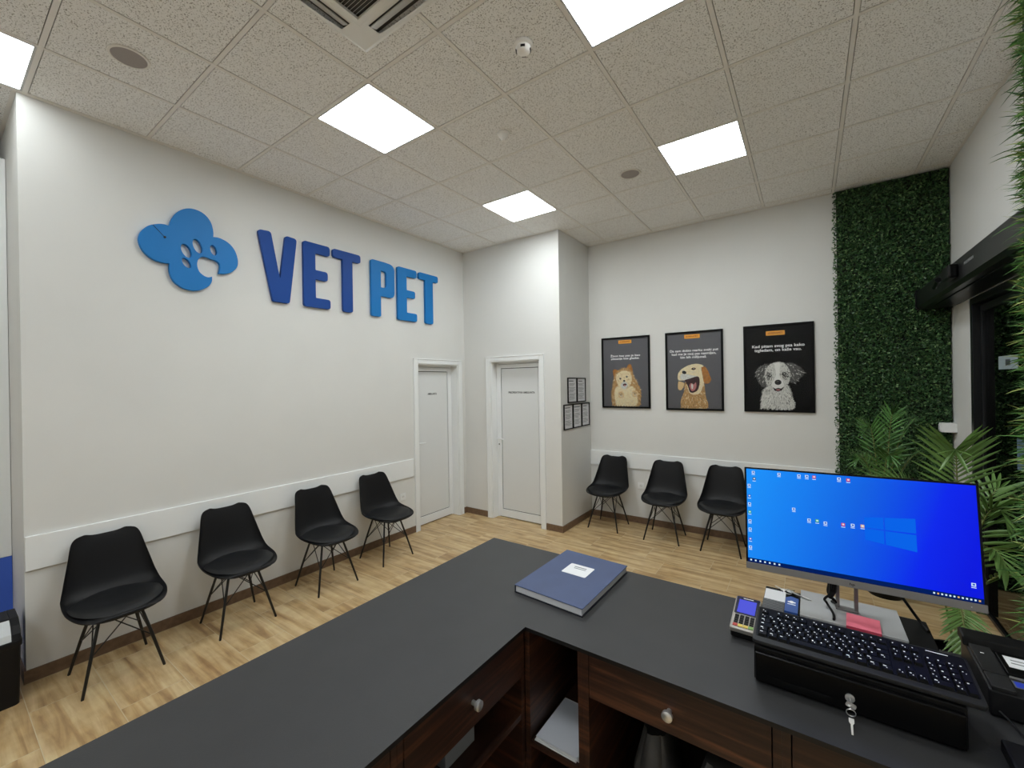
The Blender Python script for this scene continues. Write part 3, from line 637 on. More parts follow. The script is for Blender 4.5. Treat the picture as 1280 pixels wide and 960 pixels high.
# sockets
def socket(M, label):
    g = thing('wall_socket', label, 'socket', M.translation)
    m = MB(); m.M = M; m.box(-.042, .042, -.042, .042, 0, .008); m.build('socket_plate', pvc, g, bevel=.002)
    m = MB(); m.M = M; m.lathe([(.024, .0081), (.024, .0095), (.021, .0096), (.02, .006)], (0, 0, 0), 24); m.build('socket_ring', white_trim, g, smooth=True)
    m = MB(); m.M = M; m.lathe([(.020, .0082), (.0195, .0086)], (0, 0, 0), 20); m.build('socket_well', pvc_panel, g)
    m = MB(); m.M = M; m.box(-.012, -.007, -.0025, .0025, .0086, .0092); m.box(.007, .012, -.0025, .0025, .0086, .0092); m.build('pin_holes', ink, g)
socket(LEFTW(0, 3.345, .485), 'white wall socket beside the first white door')
socket(BACKW(2.228, YP, .487), 'white wall socket between the two chairs under the posters')
# ------------------------------------------------------------------ alcove banner and bin
g = thing('tall_unit', 'tall white unit with blue lower part at the left edge, behind the bin', 'tall unit', (-.95, -.2, 0))
MB().box(-1.3, -.578, -.75, YE-.002, .672, 3.45).build('white_upper', white_trim, g, bevel=.003)
MB().box(-1.3, -.580, -.75, YE-.002, 0, .670).build('blue_lower', blue_panel, g)
g = thing('waste_bin', 'black swing-top waste bin with pale flap in the left corner', 'waste bin', (-.02, .17, 0))
bx0, bx1, by0, by1 = -.13, .215, .04, .325
def taper(m, x0, x1, y0, y1, z0, z1, t, r=.03):
    pl = rounded([(x0, y0), (x1, y0), (x1, y1), (x0, y1)], r, 5); cxx = (x0+x1)/2; cyy = (y0+y1)/2
    top = [(cxx+(a-cxx)*(1+t), cyy+(b-cyy)*(1+t)) for a, b in pl]; n = len(pl)
    m.add([(a, b, z0) for a, b in pl]+[(a, b, z1) for a, b in top], [tuple(range(n))[::-1], tuple(range(n, 2*n))]+[(i, (i+1) % n, (i+1) % n+n, i+n) for i in range(n)])
m = MB(); taper(m, bx0, bx1, by0, by1, 0, .345, .06); m.build('bin_body', black_pl, g, smooth=True)
m = MB(); taper(m, bx0-.016, bx1+.016, by0-.014, by1+.014, .34, .375, .0); m.build('bin_rim', black_pl, g, smooth=True, bevel=.004)
X0, X1, Y0_, Y1_ = bx0-.01, bx1+.01, by0-.008, by1+.008
m = MB(); arch = [(X1, .372), (X1-.012, .41), (X1-.05, .448), (X1-.11, .475), (X0+.09, .475), (X0+.03, .455), (X0, .41), (X0, .372)]
m.prism(arch, lambda u, v, w: (u, w, v), Y1_-.035, Y1_); m.prism(arch, lambda u, v, w: (u, w, v), Y0_, Y0_+.035)
m.prism(arch[3:]+[(X0+.05, .372), (X0+.06, .44), (X1-.11, .455)], lambda u, v, w: (u, w, v), Y0_+.035, Y1_-.035)
m.build('bin_lid', black_pl, g, bevel=.004)
m = MB(); m.prism([(X1-.004, .376), (X1-.018, .412), (X1-.054, .446), (X1-.108, .469), (X1-.108, .462), (X1-.06, .438), (X1-.026, .408), (X1-.012, .376)], lambda u, v, w: (u, w, v), Y0_+.037, Y1_-.037); m.build('swing_flap', mat('flap_grey', c8(205, 209, 211), .4), g)
# ------------------------------------------------------------------ chairs
ROWS = [(.232, .426, .06, 0), (.240, .437, .135, .002), (.228, .448, .180, .005), (.18, .452, .215, .014), (.10, .450, .237, .028), (.02, .447, .243, .040), (-.06, .450, .242, .052),
        (-.12, .468, .239, .062), (-.16, .515, .232, .066), (-.184, .58, .220, .062), (-.202, .65, .206, .054), (-.218, .72, .191, .044), (-.233, .785, .178, .032), (-.243, .822, .165, .024), (-.249, .840, .146, .018), (-.252, .846, .115, .012)]
def catm(rows, n):
    out_ = []; P = rows
    for i in range(len(P)-1):
        p0 = P[max(i-1, 0)]; p1 = P[i]; p2 = P[i+1]; p3 = P[min(i+2, len(P)-1)]
        for k in range(n):
            t_ = k/n; out_.append(tuple(.5*((2*b)+(c-a)*t_+(2*a-5*b+4*c-d)*t_*t_+(3*b-a-3*c+d)*t_**3) for a, b, c, d in zip(p0, p1, p2, p3)))
    out_.append(P[-1]); return out_
def make_chair(label):
    g = thing('shell_chair', label, 'chair', (0, 0, 0), 0, 'black shell chairs along the walls')
    R_ = catm(ROWS, 3); nu = 17; vs = []; n = len(R_)
    nor = []
    for i in range(n):
        a = R_[max(i-1, 0)]; b_ = R_[min(i+1, n-1)]; ty, tz = b_[0]-a[0], b_[1]-a[1]; l = math.hypot(ty, tz); ty /= l; tz /= l
        nor.append((tz, -ty))  # candidate (y,z)
    for i, (y, z, hw_, ra) in enumerate(R_):
        ny, nz = nor[i]
        if nz < 0 and ny < .0: ny, nz = -ny, -nz
        if i < n*.45 and nz < 0: ny, nz = -ny, -nz
        if i >= n*.45 and ny < 0: ny, nz = -ny, -nz
        nor[i] = (ny, nz)
        for k in range(nu):
            u = -1+2*k/(nu-1); d = ra*abs(u)**2.4
            zz = z+nz*d; 
            if z > .8: zz += .010*(math.exp(-((abs(u)-.72)/.25)**2))*(z-.8)/.045
            vs.append((hw_*math.sin(u*PI/2*.92)/math.sin(PI/2*.92), y+ny*d, zz))
    th = .007; vb = []
    for i in range(n):
        for k in range(nu):
            x, y, z = vs[i*nu+k]; ny, nz = nor[i]; vb.append((x, y-ny*th, z-nz*th))
    N_ = n*nu; fs = []
    for i in range(n-1):
        for k in range(nu-1):
            a = i*nu+k; fs.append((a, a+1, a+nu+1, a+nu)); fs.append((a+N_+nu, a+nu+1+N_, a+1+N_, a+N_))
    ring = [k for k in range(nu)]+[i*nu+nu-1 for i in range(1, n)]+[(n-1)*nu+k for k in range(nu-2, -1, -1)]+[i*nu for i in range(n-2, 0, -1)]
    for a, b_ in zip(ring, ring[1:]+ring[:1]): fs.append((b_, a, a+N_, b_+N_))
    m = MB(); m.add(vs+vb, fs); m.build('seat_shell', black_pl, g, smooth=True, world=False)
    # cushion
    m = MB(); nr = 10; na = 36; cv = []
    def seatz(y):
        for (a, b_) in zip(R_, R_[1:]):
            if b_[0] <= y <= a[0]: t_ = (y-a[0])/(b_[0]-a[0]+1e-9); return a[1]+(b_[1]-a[1])*t_
        return .45
    for r_ in range(nr+1):
        q = r_/nr
        for k in range(na):
            a = 2*PI*k/na; cc, ss = math.cos(a), math.sin(a)
            ex = .222*(abs(cc)**.8)*(1 if cc > 0 else -1); ey = .186*(abs(ss)**.8)*(1 if ss > 0 else -1)
            x = ex*q; y = .040+ey*q
            if y < .0: x *= 1.02
            base = seatz(max(y, -.15))+.036*(abs(x)/.24)**2.4; top = .022*(1-q**6)+.004
            if q == 1: top = -.002
            cv.append((x, y, base+top))
    m.add(cv, [(r_*na+k, r_*na+(k+1) % na, (r_+1)*na+(k+1) % na, (r_+1)*na+k) for r_ in range(nr) for k in range(na)]); m.build('seat_cushion', black_fab, g, smooth=True, world=False, recalc=False)
    # metal base
    m = MB()
    m.box(-.105, .105, .085, .10, .428, .440); m.box(-.105, .105, -.10, -.085, .428, .440); m.box(-.105, -.09, -.085, .085, .428, .440); m.box(.09, .105, -.085, .085, .428, .440)
    m.build('seat_mount', steel_bk, g, world=False)
    F_ = .192; T_ = .095
    for sx in (-1, 1):
        for sy in (-1, 1):
            m = MB(); m.tube([(sx*(T_-.02), sy*(T_-.012), .432), (sx*T_, sy*T_, .415), (sx*(T_+(F_-T_)*.45), sy*(T_+(F_-T_)*.45), .235), (sx*F_, sy*F_, .004), (sx*F_, sy*F_, 0)], [.007, .0085, .0095, .0080, .0075], 10)
            m.build('leg', steel_bk, g, smooth=True, world=False)
    m = MB(); q = T_+(F_-T_)*.50; zq = .415*(1-.50)
    for s in (-1, 1):
        m.tube([(s*q, q, zq), (s*T_*.95, -T_*.9, .425)], .0036, 6).tube([(s*q, -q, zq), (s*T_*.95, T_*.9, .425)], .0036, 6)
        m.tube([(q, s*q, zq), (-T_*.9, s*T_*.95, .425)], .0036, 6).tube([(-q, s*q, zq), (T_*.9, s*T_*.95, .425)], .0036, 6)
    m.build('wire_brace', steel_bk, g, smooth=True, world=False)
    return g
GC = 'black shell chairs along the walls'
c1 = make_chair('black shell chair nearest the waste bin, closest of the row under the sign')
c1.location = (.300, .730, 0); c1.rotation_euler = (0, 0, -PI/2)
dup(c1, (.318, 1.435, 0), -PI/2-.02, 'black shell chair second from the waste bin under the sign', GC)
dup(c1, (.330, 2.168, 0), -PI/2, 'black shell chair third from the waste bin under the sign', GC)
dup(c1, (.297, 2.868, 0), -PI/2, 'black shell chair beside the wall socket and the first white door', GC)
dup(c1, (1.905, 5.028, 0), PI, 'black shell chair in the corner under the leftmost dog poster', GC)
dup(c1, (2.607, 5.0, 0), PI+.04, 'black shell chair in the middle of the three under the dog posters', GC)
dup(c1, (3.222, 5.0, 0), PI, 'black shell chair partly hidden behind the left edge of the monitor', GC)
# ------------------------------------------------------------------ hedge wall
def hedge(name, x0, x1, z0, z1, y, n, label):
    g = thing(name, label, 'green wall', ((x0+x1)/2, y, z0))
    MB().box(x0+.01, x1-.005, y-.03, y, z0, z1).build('backing_mat', hedge_back, g)
    rnd = random.Random(5); v = []; f = []; mi = []
    for i in range(n):
        px = rnd.uniform(x0-.004, x1-.008); pz = rnd.uniform(z0+.01, z1-.012); d = rnd.uniform(.03, .062)
        l = rnd.uniform(.014, .026); w_ = l*rnd.uniform(.26, .4)
        if px < x0+.015: px -= rnd.uniform(0, .02)
        a = rnd.uniform(0, 2*PI); el = rnd.uniform(-.1, 1.1)
        D = Vector((math.cos(a)*math.cos(el), -math.sin(el), math.sin(a)*math.cos(el)))
        Sd = D.cross(Vector((rnd.uniform(-1, 1), rnd.uniform(-1, 0), rnd.uniform(-1, 1)))).normalized()
        p = Vector((px, y-d, pz)); o_ = len(v)
        tip = p+D*l
        if tip.x > XR-.004 or tip.z > H-.004: continue
        v += [tuple(p-D*l*.2), tuple(p+D*l*.35+Sd*w_), tuple(tip), tuple(p+D*l*.35-Sd*w_)]
        f.append((o_, o_+1, o_+2, o_+3)); mi.append(rnd.choice([0, 0, 0, 1, 1, 2]))
    m = MB(); m.v = v; m.f = f; m.mi = mi; m.build('foliage', [green_d, green_m, green_l], g, recalc=False)
hedge('green_wall', 4.232, XR, 0, H-.004, YP, 46000, 'floor-to-ceiling dark green artificial hedge panel beside the dog posters')
# ------------------------------------------------------------------ near partition with grass tufts
struct(MB().box(4.62, XR, 2.06, 2.16, 0, H).build('wall_partition', wall_m), 'short partition behind the counter under grass')
g = thing('grass_panel', 'bright green artificial grass panel at the right edge behind the printer', 'green wall', (4.8, 2.05, 0))
m = MB(); m.box(4.605, 4.62, 2.045, 2.175, 0, H-.003); m.box(4.62, XR, 2.045, 2.06, 0, H-.003); m.build('backing_mat', hedge_back, g)
rnd = random.Random(11); m = MB()
def blade(p, D, l, w_, droop, k):
    D = D.normalized(); Sd = D.cross(Vector((rnd.uniform(-1, 1), rnd.uniform(-1, 1), rnd.uniform(-1, 1)))).normalized()
    pts = []
    for i in range(4):
        s = i/3; pts.append((p+D*l*s+Vector((0, 0, -droop*l*s*s)), w_*(1-s)**.7*(.75 if i == 0 else 1)))
    vs = []
    for q, ww in pts[:3]: vs += [tuple(q-Sd*ww), tuple(q+Sd*ww)]
    vs.append(tuple(pts[3][0])); m.k = k; m.add(vs, [(0, 1, 3, 2), (2, 3, 5, 4), (4, 5, 6)])
for i in range(1900):   # tufts
    if rnd.random() < .45:
        p = Vector((4.608, rnd.uniform(2.03, 2.17), rnd.uniform(.02, H-.06))); N0 = Vector((-1, -.35, 0))
    else:
        p = Vector((4.60+abs(rnd.gauss(0, .2)), 2.046, rnd.uniform(.02, H-.06))); N0 = Vector((-.25, -1, 0))
        if p.x > XR-.06: continue
    ax = (N0+Vector((rnd.uniform(-.5, .5), rnd.uniform(-.5, .5), rnd.uniform(-.5, .7)))).normalized()
    for b_ in range(rnd.randint(4, 7)):
        D = ax+Vector((rnd.uniform(-.6, .6), rnd.uniform(-.6, .6), rnd.uniform(-.6, .6)))
        l = rnd.uniform(.03, .07)
        if rnd.random() < .03: l = rnd.uniform(.08, .12)
        if p.z+l > H-.01: l = .03
        blade(p, D, l, rnd.uniform(.0020, .0040), rnd.uniform(0, .35), rnd.choice([0, 0, 1, 1, 1, 2]))
m.build('foliage', [gr1, gr2, gr3], g, recalc=False)
# ------------------------------------------------------------------ palms
def palm(base, label, fronds, pot_r, pot_h, lm, seed):
    g = thing('potted_palm', label, 'potted plant', base)
    rnd = random.Random(seed); bx_, by_, bz_ = base
    pot = MB().lathe([(pot_r*.78, 0), (pot_r*.8, .01), (pot_r, pot_h-.02), (pot_r*1.04, pot_h-.018), (pot_r*1.04, pot_h), (pot_r*.94, pot_h), (pot_r*.92, pot_h-.03)], base, 32).build('pot', black_gl, g, smooth=True)
    MB().lathe([(pot_r*.92, pot_h-.04), (pot_r*.5, pot_h-.028), (.001, pot_h-.026)], base, 24).build('soil', soil, pot)
    for (tx, ty, tz, bend, ll, nl, wd) in fronds:
        # rachis: from base to tip (relative to base)
        P0 = Vector((bx_+rnd.uniform(-.03, .03), by_+rnd.uniform(-.03, .03), bz_+pot_h-.04)); P3 = Vector((bx_+tx, by_+ty, bz_+tz))
        P1 = P0+Vector((tx*.08, ty*.08, max(tz, bend)*.6)); P2 = P3+Vector((-tx*.35, -ty*.35, bend*.35))
        cur = [P0*(1-s)**3+P1*3*s*(1-s)**2+P2*3*s*s*(1-s)+P3*s**3 for s in [i/24 for i in range(25)]]
        m_ = MB(); m_.k = 0; m_.tube(cur, [.0055*(1-i/24)+.0012 for i in range(25)], 6)
        m_.k = 1; fl = []
        for i in range(nl):
            s = .42+.58*(i+.5)/nl; idx = s*24; a = int(idx); fr_ = idx-a; a2 = min(a+1, 24); p = cur[a]*(1-fr_)+cur[a2]*fr_
            T = (cur[a2]-cur[max(a-1, 0)]).normalized()
            side0 = T.cross(Vector((0, 0, 1)))
            if side0.length < .25: side0 = Vector((1, -.3, 0)); side0 -= T*side0.dot(T)
            side0.normalize(); q = (s-.42)/.58
            L_ = ll*(math.sin(PI*(.22+.66*q))**.7)
            for sg in (-1, 1):
                D = (side0*sg*(.95-.5*q)+T*(.55+.7*q)+Vector((rnd.uniform(-.05, .05), rnd.uniform(-.05, .05), rnd.uniform(-.04, .08)))).normalized()
                nrm = D.cross(T).normalized(); Sd = D.cross(nrm).normalized(); Ln = L_*rnd.uniform(.88, 1.08); vs = []; K = 5
                for k in range(K):
                    t_ = k/(K-1); c_ = p+D*Ln*t_+Vector((0, 0, -Ln*.10*t_*t_)); ww = wd*math.sin(PI*(.12+.86*t_))
                    vs += [tuple(c_-Sd*ww), tuple(c_+nrm*ww*.35), tuple(c_+Sd*ww)]
                m_.add(vs, [f_ for k in range(K-1) for f_ in ((3*k, 3*k+1, 3*k+4, 3*k+3), (3*k+1, 3*k+2, 3*k+5, 3*k+4))])
        m_.build('frond', [stem_m, lm], g, recalc=False)
palm((4.50, 4.68, 0), 'tall dark green potted palm in front of the hedge panel, behind the monitor', [
    (-.10, -.02, 1.40, .25, .17, 15, .0075), (.07, -.05, 1.53, .15, .16, 16, .0075), (.20, -.02, 1.42, .3, .17, 15, .0075), (.26, -.12, 1.18, .45, .19, 14, .009), (-.18, -.12, 1.12, .4, .17, 14, .0075),
    (.02, -.26, 1.18, .4, .17, 14, .008), (.06, .08, 1.30, .3, .14, 12, .007), (-.12, .10, 1.22, .3, .14, 12, .007)], .145, .26, palm_m, 3)
palm((4.66, 3.30, 0), 'pale green potted palm behind the right side of the monitor', [
    (-.03, -.12, 1.42, .22, .24, 22, .0080), (-.30, .10, 1.16, .5, .22, 20, .0075), (.14, -.16, 1.10, .5, .22, 14, .009), (.22, .12, 1.18, .4, .20, 13, .009),
    (.08, -.40, .92, .6, .20, 13, .009), (-.04, -.38, .25, 1.0, .13, 24, .007), (.24, -.22, .72, .75, .18, 13, .009), (-.30, -.14, .80, .7, .18, 13, .009)], .15, .28, palm_l, 5)
# ------------------------------------------------------------------ counter
CT = 1.0; cx0, cx1 = 2.616, 3.207; cy0, cy1 = 1.173, 1.767; CXE = 4.92; CYE = -1.2; TH = .013
m = MB(); m.prism([(cx0, CYE), (cx1, CYE), (cx1, cy0), (CXE, cy0), (CXE, cy1), (cx0, cy1)], lambda u, v, w: (u, v, w), CT-TH, CT)
o = m.build('countertop', [counter_m, mat('counter_edge', c8(12, 12, 13), .5)])
for p_ in o.data.polygons: p_.material_index = 1 if abs(p_.normal.z) < .5 else 0
tag(o, 'L-shaped anthracite reception countertop', 'countertop')
g = thing('counter_front', 'dark panelled outer front under the L-shaped countertop', 'counter front', (2.66, 1.2, 0))
MB().box(2.65, 2.668, CYE+.02, 1.735, 0, CT-TH).build('side_panel', walnut_m, g); MB().box(2.668, CXE-.02, 1.717, 1.735, 0, CT-TH).build('front_panel', walnut_m, g)
def cabinet(ax, a0, a1, label, drawer=(True, .13), shelf=None, cutfront=0):
    """ax 'x': unit in the right leg opening toward -y ; ax 'y': unit in left leg opening toward +x"""
    if ax == 'x': mp = lambda a, d, z: (a, 1.190+d, z); dep = 1.713-1.190
    else: mp = lambda a, d, z: (3.190-d, a, z); dep = 3.190-2.672
    def bx(m, a, b, d0, d1, z0, z1):
        p = mp(a, d0, z0); q = mp(b, d1, z1); m.box(min(p[0], q[0]), max(p[0], q[0]), min(p[1], q[1]), max(p[1], q[1]), z0, z1)
    g = thing('cabinet', label, 'cabinet', mp((a0+a1)/2, dep/2, 0)); T = .018; ZT = CT-TH-.001
    m = MB(); bx(m, a0, a0+T, .0, dep, 0, ZT); bx(m, a1-T, a1, .0, dep, 0, ZT); m.k = 1; bx(m, a0+T, a1-T, dep-.01, dep, 0, ZT); m.k = 0; bx(m, a0+T, a1-T, .005, dep-.01, .06, .078); bx(m, a0+T, a1-T, .03, dep-.01, ZT-.018, ZT)
    m.build('carcass', [walnut_m, cab_shade], g)
    if shelf: m = MB(); bx(m, a0+T, a1-T, .002, dep-.01, shelf-.018, shelf); m.build('shelf', walnut_m, g)
    if drawer[0]:
        m = MB(); bx(m, a0+T+.003, a1-T-.003, -.002, .016, ZT-.006-drawer[1], ZT-.006); dr = m.build('drawer_front', walnut_m, g, bevel=.001)
        m = MB(); bx(m, a0+T+.015, a1-T-.015, .016, .42, ZT-drawer[1]+.01, ZT-.03); m.build('drawer_box', cab_shade, dr)
        c_ = (a0+a1)/2; p = mp(c_, -.002, ZT-.006-drawer[1]*.52); q = mp(c_, -.016, p[2]); r_ = mp(c_, -.020, p[2]); s = mp(c_, -.030, p[2]); t_ = mp(c_, -.033, p[2])
        MB().tube([p, q, r_, s, t_], [.007, .007, .0145, .0145, .009], 20).build('drawer_knob', chrome, dr, smooth=True)
    return g
cabinet('x', 3.1925, 3.410, 'open narrow cubby in the inner corner holding papers', (False, 0), .605)
cabinet('x', 3.4105, 3.934, 'wooden cabinet with one wide drawer, under the middle of the counter', (True, .134))
cabinet('x', 3.9345, 4.46, 'wooden cabinet under the keyboard end of the counter', (True, .134))
cabinet('x', 4.4605, 4.90, 'wooden cabinet at the right end of the counter', (True, .134))
cabinet('y', .646, 1.188, 'wooden cabinet with a drawer left of the inner corner', (True, .152), .70)
cabinet('y', .120, .6455, 'wooden cabinet under the lower left stretch of counter', (True, .152))
cabinet('y', -.405, .1195, 'wooden cabinet out of view under the left counter', (True, .152))
# papers in cubby
g = thing('paper_stack', 'stack of white sheets lying in the corner cubby', 'papers', (3.31, 1.33, .605))
m = MB(); rr = random.Random(2)
for k in range(5): dx = rr.uniform(-.003, .003); dy = rr.uniform(-.006, .006); m.box(3.225+dx, 3.380+dx, 1.202+dy, 1.41+dy, .605+k*.0035, .605+k*.0035+.003)
m.build('sheets', paper, g)
MB().box(3.226, 3.381, 1.200, 1.405, .6221, .6231).build('top_sheet', mat('paper_cool', c8(205, 208, 216), .8), g)
# bags in cabinet
def bag(x, y, z, w_, d_, h_, seed, label):
    rr = random.Random(seed); g = thing('plastic_bag', label, 'bag', (x, y, z)); m = MB(); seg = 28; rows = 12; vs = []
    for i in range(rows+1):
        s = i/rows; sc = (1-.15*abs(2*s-1)**3)*(1 if s < .75 else 1-(s-.75)*1.6)
        for k in range(seg):
            a = 2*PI*k/seg; cr = 1+.10*math.sin(a*5+seed+s*6)+rr.uniform(-.04, .04); c_, s_ = math.cos(a), math.sin(a)
            vs.append((x+w_/2*sc*cr*abs(c_)**.6*(1 if c_ > 0 else -1), y+d_/2*sc*cr*abs(s_)**.6*(1 if s_ > 0 else -1), z+h_*s))
    m.add(vs, [(i*seg+k, i*seg+(k+1) % seg, (i+1)*seg+(k+1) % seg, (i+1)*seg+k) for i in range(rows) for k in range(seg)]+[tuple(range(seg))[::-1], tuple(rows*seg+k for k in range(seg))])
    m.build('bag_body', bag_m, g, smooth=True)
    MB().tube([(x-.03, y, z+h_-.004), (x-.02, y-.01, z+h_+.03), (x+.02, y-.01, z+h_+.03), (x+.03, y, z+h_-.004)], .004, 6).build('bag_handle', bag_m, g, smooth=True)
bag(3.57, 1.42, .078, .13, .24, .60, 4, 'crumpled grey bag inside the wide-drawer cabinet, left one')
bag(3.78, 1.38, .078, .18, .26, .62, 9, 'crumpled pale bag inside the wide-drawer cabinet, right one')
g = thing('small_box', 'small grey printed box on the shelf under the left drawer', 'box', (3.06, .93, .70))
MB().box(3.0, 3.125, .87, 1.0, .70, .755).build('box_body', mat('carton_grey', c8(120, 122, 124), .6), g, bevel=.002)
m = MB(); m.box(3.045, 3.052, .895, .975, .7551, .7555); m.box(3.062, 3.069, .895, .965, .7551, .7555); m.box(3.079, 3.083, .905, .975, .7551, .7555); m.build('box_print', ink, g)
# ledger book
g = thing('ledger_book', 'large blue hardcover register book with a white label, on the counter', 'book', (3.195, 1.555, CT), 0)
bk = [(3.042, 1.348), (3.343, 1.330), (3.352, 1.752), (3.052, 1.768)]
def q4(m, pts, z0, z1, ins=0):
    c_ = (sum(p[0] for p in pts)/4, sum(p[1] for p in pts)/4); P = [(p[0]+(c_[0]-p[0])*ins, p[1]+(c_[1]-p[1])*ins) for p in pts]; m.prism(P, lambda u, v, w: (u, v, w), z0, z1)
m = MB(); q4(m, bk, CT, CT+.003); m.build('back_cover', ledger_dk, g); m = MB(); q4(m, bk, CT+.027, CT+.030); cov = m.build('front_cover', ledger_m, g, bevel=.001)
m = MB(); P = [(bk[0][0]+.004, bk[0][1]+.004), (bk[1][0]-.005, bk[1][1]+.004), (bk[2][0]-.005, bk[2][1]-.004), (bk[3][0]+.004, bk[3][1]-.004)]; m.prism(P, lambda u, v, w: (u, v, w), CT+.003, CT+.027); m.build('pages', page_m, g)
m = MB(); m.prism([bk[0], (bk[0][0]+.003, bk[0][1]), (bk[3][0]+.003, bk[3][1]), bk[3]], lambda u, v, w: (u, v, w), CT+.003, CT+.027); m.build('spine', ledger_dk, g)
m = MB(); m.prism(rounded([(3.139, 1.551), (3.249, 1.547), (3.250, 1.643), (3.140, 1.646)], .006, 3), lambda u, v, w: (u, v, w), CT+.0301, CT+.0306); lb = m.build('cover_label', paper, g)
m = MB(); m.box(3.166, 3.222, 1.619, 1.625, CT+.0307, CT+.0309); m.box(3.170, 3.224, 1.606, 1.611, CT+.0307, CT+.0309); m.build('label_print', paper_grey, lb)
# ------------------------------------------------------------------ cash drawer
dx0, dx1, dy0, dy1, dz = 3.866, 4.273, 1.302, 1.716, CT+.096
g = thing('cash_drawer', 'black metal cash drawer carrying the keyboard and monitor', 'cash drawer', (4.07, 1.51, CT))
MB().box(dx0, dx1, dy0+.012, dy1, CT+.004, dz).build('drawer_housing', black_mt, g, bevel=.003)
m = MB(); m.box(dx0+.004, dx1-.004, dy0, dy0+.012, CT+.008, dz-.012); fr1 = m.build('drawer_front', black_gl, g, bevel=.003)
MB().box(dx0+.03, dx0+.17, dy0-.0015, dy0+.002, CT+.022, CT+.030).build('bill_slot', black_mt, fr1)
MB().tube([(4.070, dy0+.002, 1.043), (4.070, dy0-.004, 1.043), (4.070, dy0-.0045, 1.043)], [.0095, .0095, .008], 20).build('lock', chrome, fr1, smooth=True)
for (x, y) in [(dx0+.03, dy0+.04), (dx1-.03, dy0+.04), (dx0+.03, dy1-.03), (dx1-.03, dy1-.03)]:
    MB().lathe([(.012, CT), (.012, CT+.005)], (x, y, 0), 14).build('rubber_foot', black_mt, g)
g = thing('drawer_key', 'silver key with a ring, hanging from the cash drawer lock', 'key', (4.083, dy0-.006, 1.05))
m = MB(); m.box(4.0692, 4.0708, dy0-.026, dy0-.003, 1.040, 1.046)
m.M = Matrix.Translation((4.070, dy0-.03, 1.043)) @ Matrix.Rotation(.35, 4, 'Y'); m.prism(rounded([(-.010, -.006), (.010, -.005), (.010, .006), (-.009, .006)], .004, 4), lambda u, v, w: (u, w, v), -.0012, .0012); m.build('inserted_key', chrome, g)
m = MB(); m.tube([(4.070+.009*math.cos(a), dy0-.034-.004*math.sin(a), 1.028+.0105*math.sin(a)) for a in [2*PI*k/20 for k in range(21)]], .0012, 6); m.build('key_ring', chrome, g, smooth=True)
m = MB(); m.prism([(-.0022, 0), (.0022, 0), (.0026, .020), (.006, .024), (.006, .032), (-.006, .032), (-.006, .024), (-.0026, .020)], lambda u, v, w: (4.070+u*.85, dy0-.040-w-.030*(.032-v)/.032, CT+.0015+v*.56), 0, .0018); m.build('spare_key', chrome, g)
# ------------------------------------------------------------------ keyboard
kx0, kx1, ky0, ky1 = 3.862, 4.305, 1.312, 1.512
KB = Matrix.Translation((kx0, ky0, dz+.016)) @ Matrix.Rotation(math.radians(6.5), 4, 'X'); KW = kx1-kx0; KD = .166
g = thing('keyboard', 'black full-size keyboard with white legends on the cash drawer', 'keyboard', ((kx0+kx1)/2, (ky0+ky1)/2, dz))
m = MB(); m.M = KB; m.prism(rounded([(0, 0), (KW, 0), (KW, KD), (0, KD)], .012, 4), lambda u, v, w: (u, v, w), -.012, 0)
m.build('keyboard_body', dark_pl, g, bevel=.003, smooth=True)
m = MB(); m.M = KB; m.prism(rounded([(.007, .02), (KW-.007, .02), (KW-.007, KD-.008), (.007, KD-.008)], .006, 3), lambda u, v, w: (u, v, w), .0001, .0012); m.build('key_well', black_mt, g)
m = MB(); m.M = KB; m.box(.03, .06, KD-.03, KD-.01, -.028, -.011); m.box(KW-.06, KW-.03, KD-.03, KD-.01, -.028, -.011); m.build('rear_foot', black_mt, g)
U = .01875; kx = .012; keys = []; yb = .020
PY = .0195
def row(y, x, ws, h_=1):
    for w_ in ws:
        if w_ < 0: x += -w_*U
        else: keys.append((x, y, w_*U, h_*PY)); x += w_*U
PY = .0195
R0 = [yb+i*PY for i in range(5)]+[yb+5.3*PY]
main = [[1.25, 1.25, 1.25, 6.25, 1.25, 1.25, 1.25, 1.25], [1.25, 1]+[1]*10+[2.75], [1.75]+[1]*11+[1, 1.25], [1.5]+[1]*12+[1.5], [1]*13+[2], [1, -1, 1, 1, 1, 1, -.5, 1, 1, 1, 1, -.5, 1, 1, 1, 1]]
for y, ws in zip(R0, main): row(y, kx, ws)
nx = kx+15.25*U
row(R0[0], nx, [1, 1, 1]); row(R0[1], nx+U, [1]); row(R0[3], nx, [1, 1, 1]); row(R0[4], nx, [1, 1, 1]); row(R0[5], nx, [1, 1, 1])
px_ = kx+18.5*U
row(R0[0], px_, [2, 1]); row(R0[1], px_, [1, 1, 1]); row(R0[2], px_, [1, 1, 1]); row(R0[3], px_, [1, 1, 1]); row(R0[4], px_, [1, 1, 1, 1])
keys.append((px_+3*U, R0[0], U, 2*PY)); keys.append((px_+3*U, R0[2], U, 2*PY))
def keycap(m, k):
    x, y, w_, h_ = k; a = .0012; b = .0032; z0, z1 = .0012, .0085
    vs = [(x+a, y+a, z0), (x+w_-a, y+a, z0), (x+w_-a, y+h_-a, z0), (x+a, y+h_-a, z0), (x+b, y+b, z1-.0012), (x+w_-b, y+b, z1-.0012), (x+w_-b, y+h_-b+.0012, z1), (x+b, y+h_-b+.0012, z1)]
    m.add(vs, [(0, 3, 2, 1), (4, 5, 6, 7), (0, 1, 5, 4), (1, 2, 6, 5), (2, 3, 7, 6), (3, 0, 4, 7)])
keys.sort(key=lambda k: -k[2]*k[3]+k[1]*1e-4)
rr = random.Random(4)
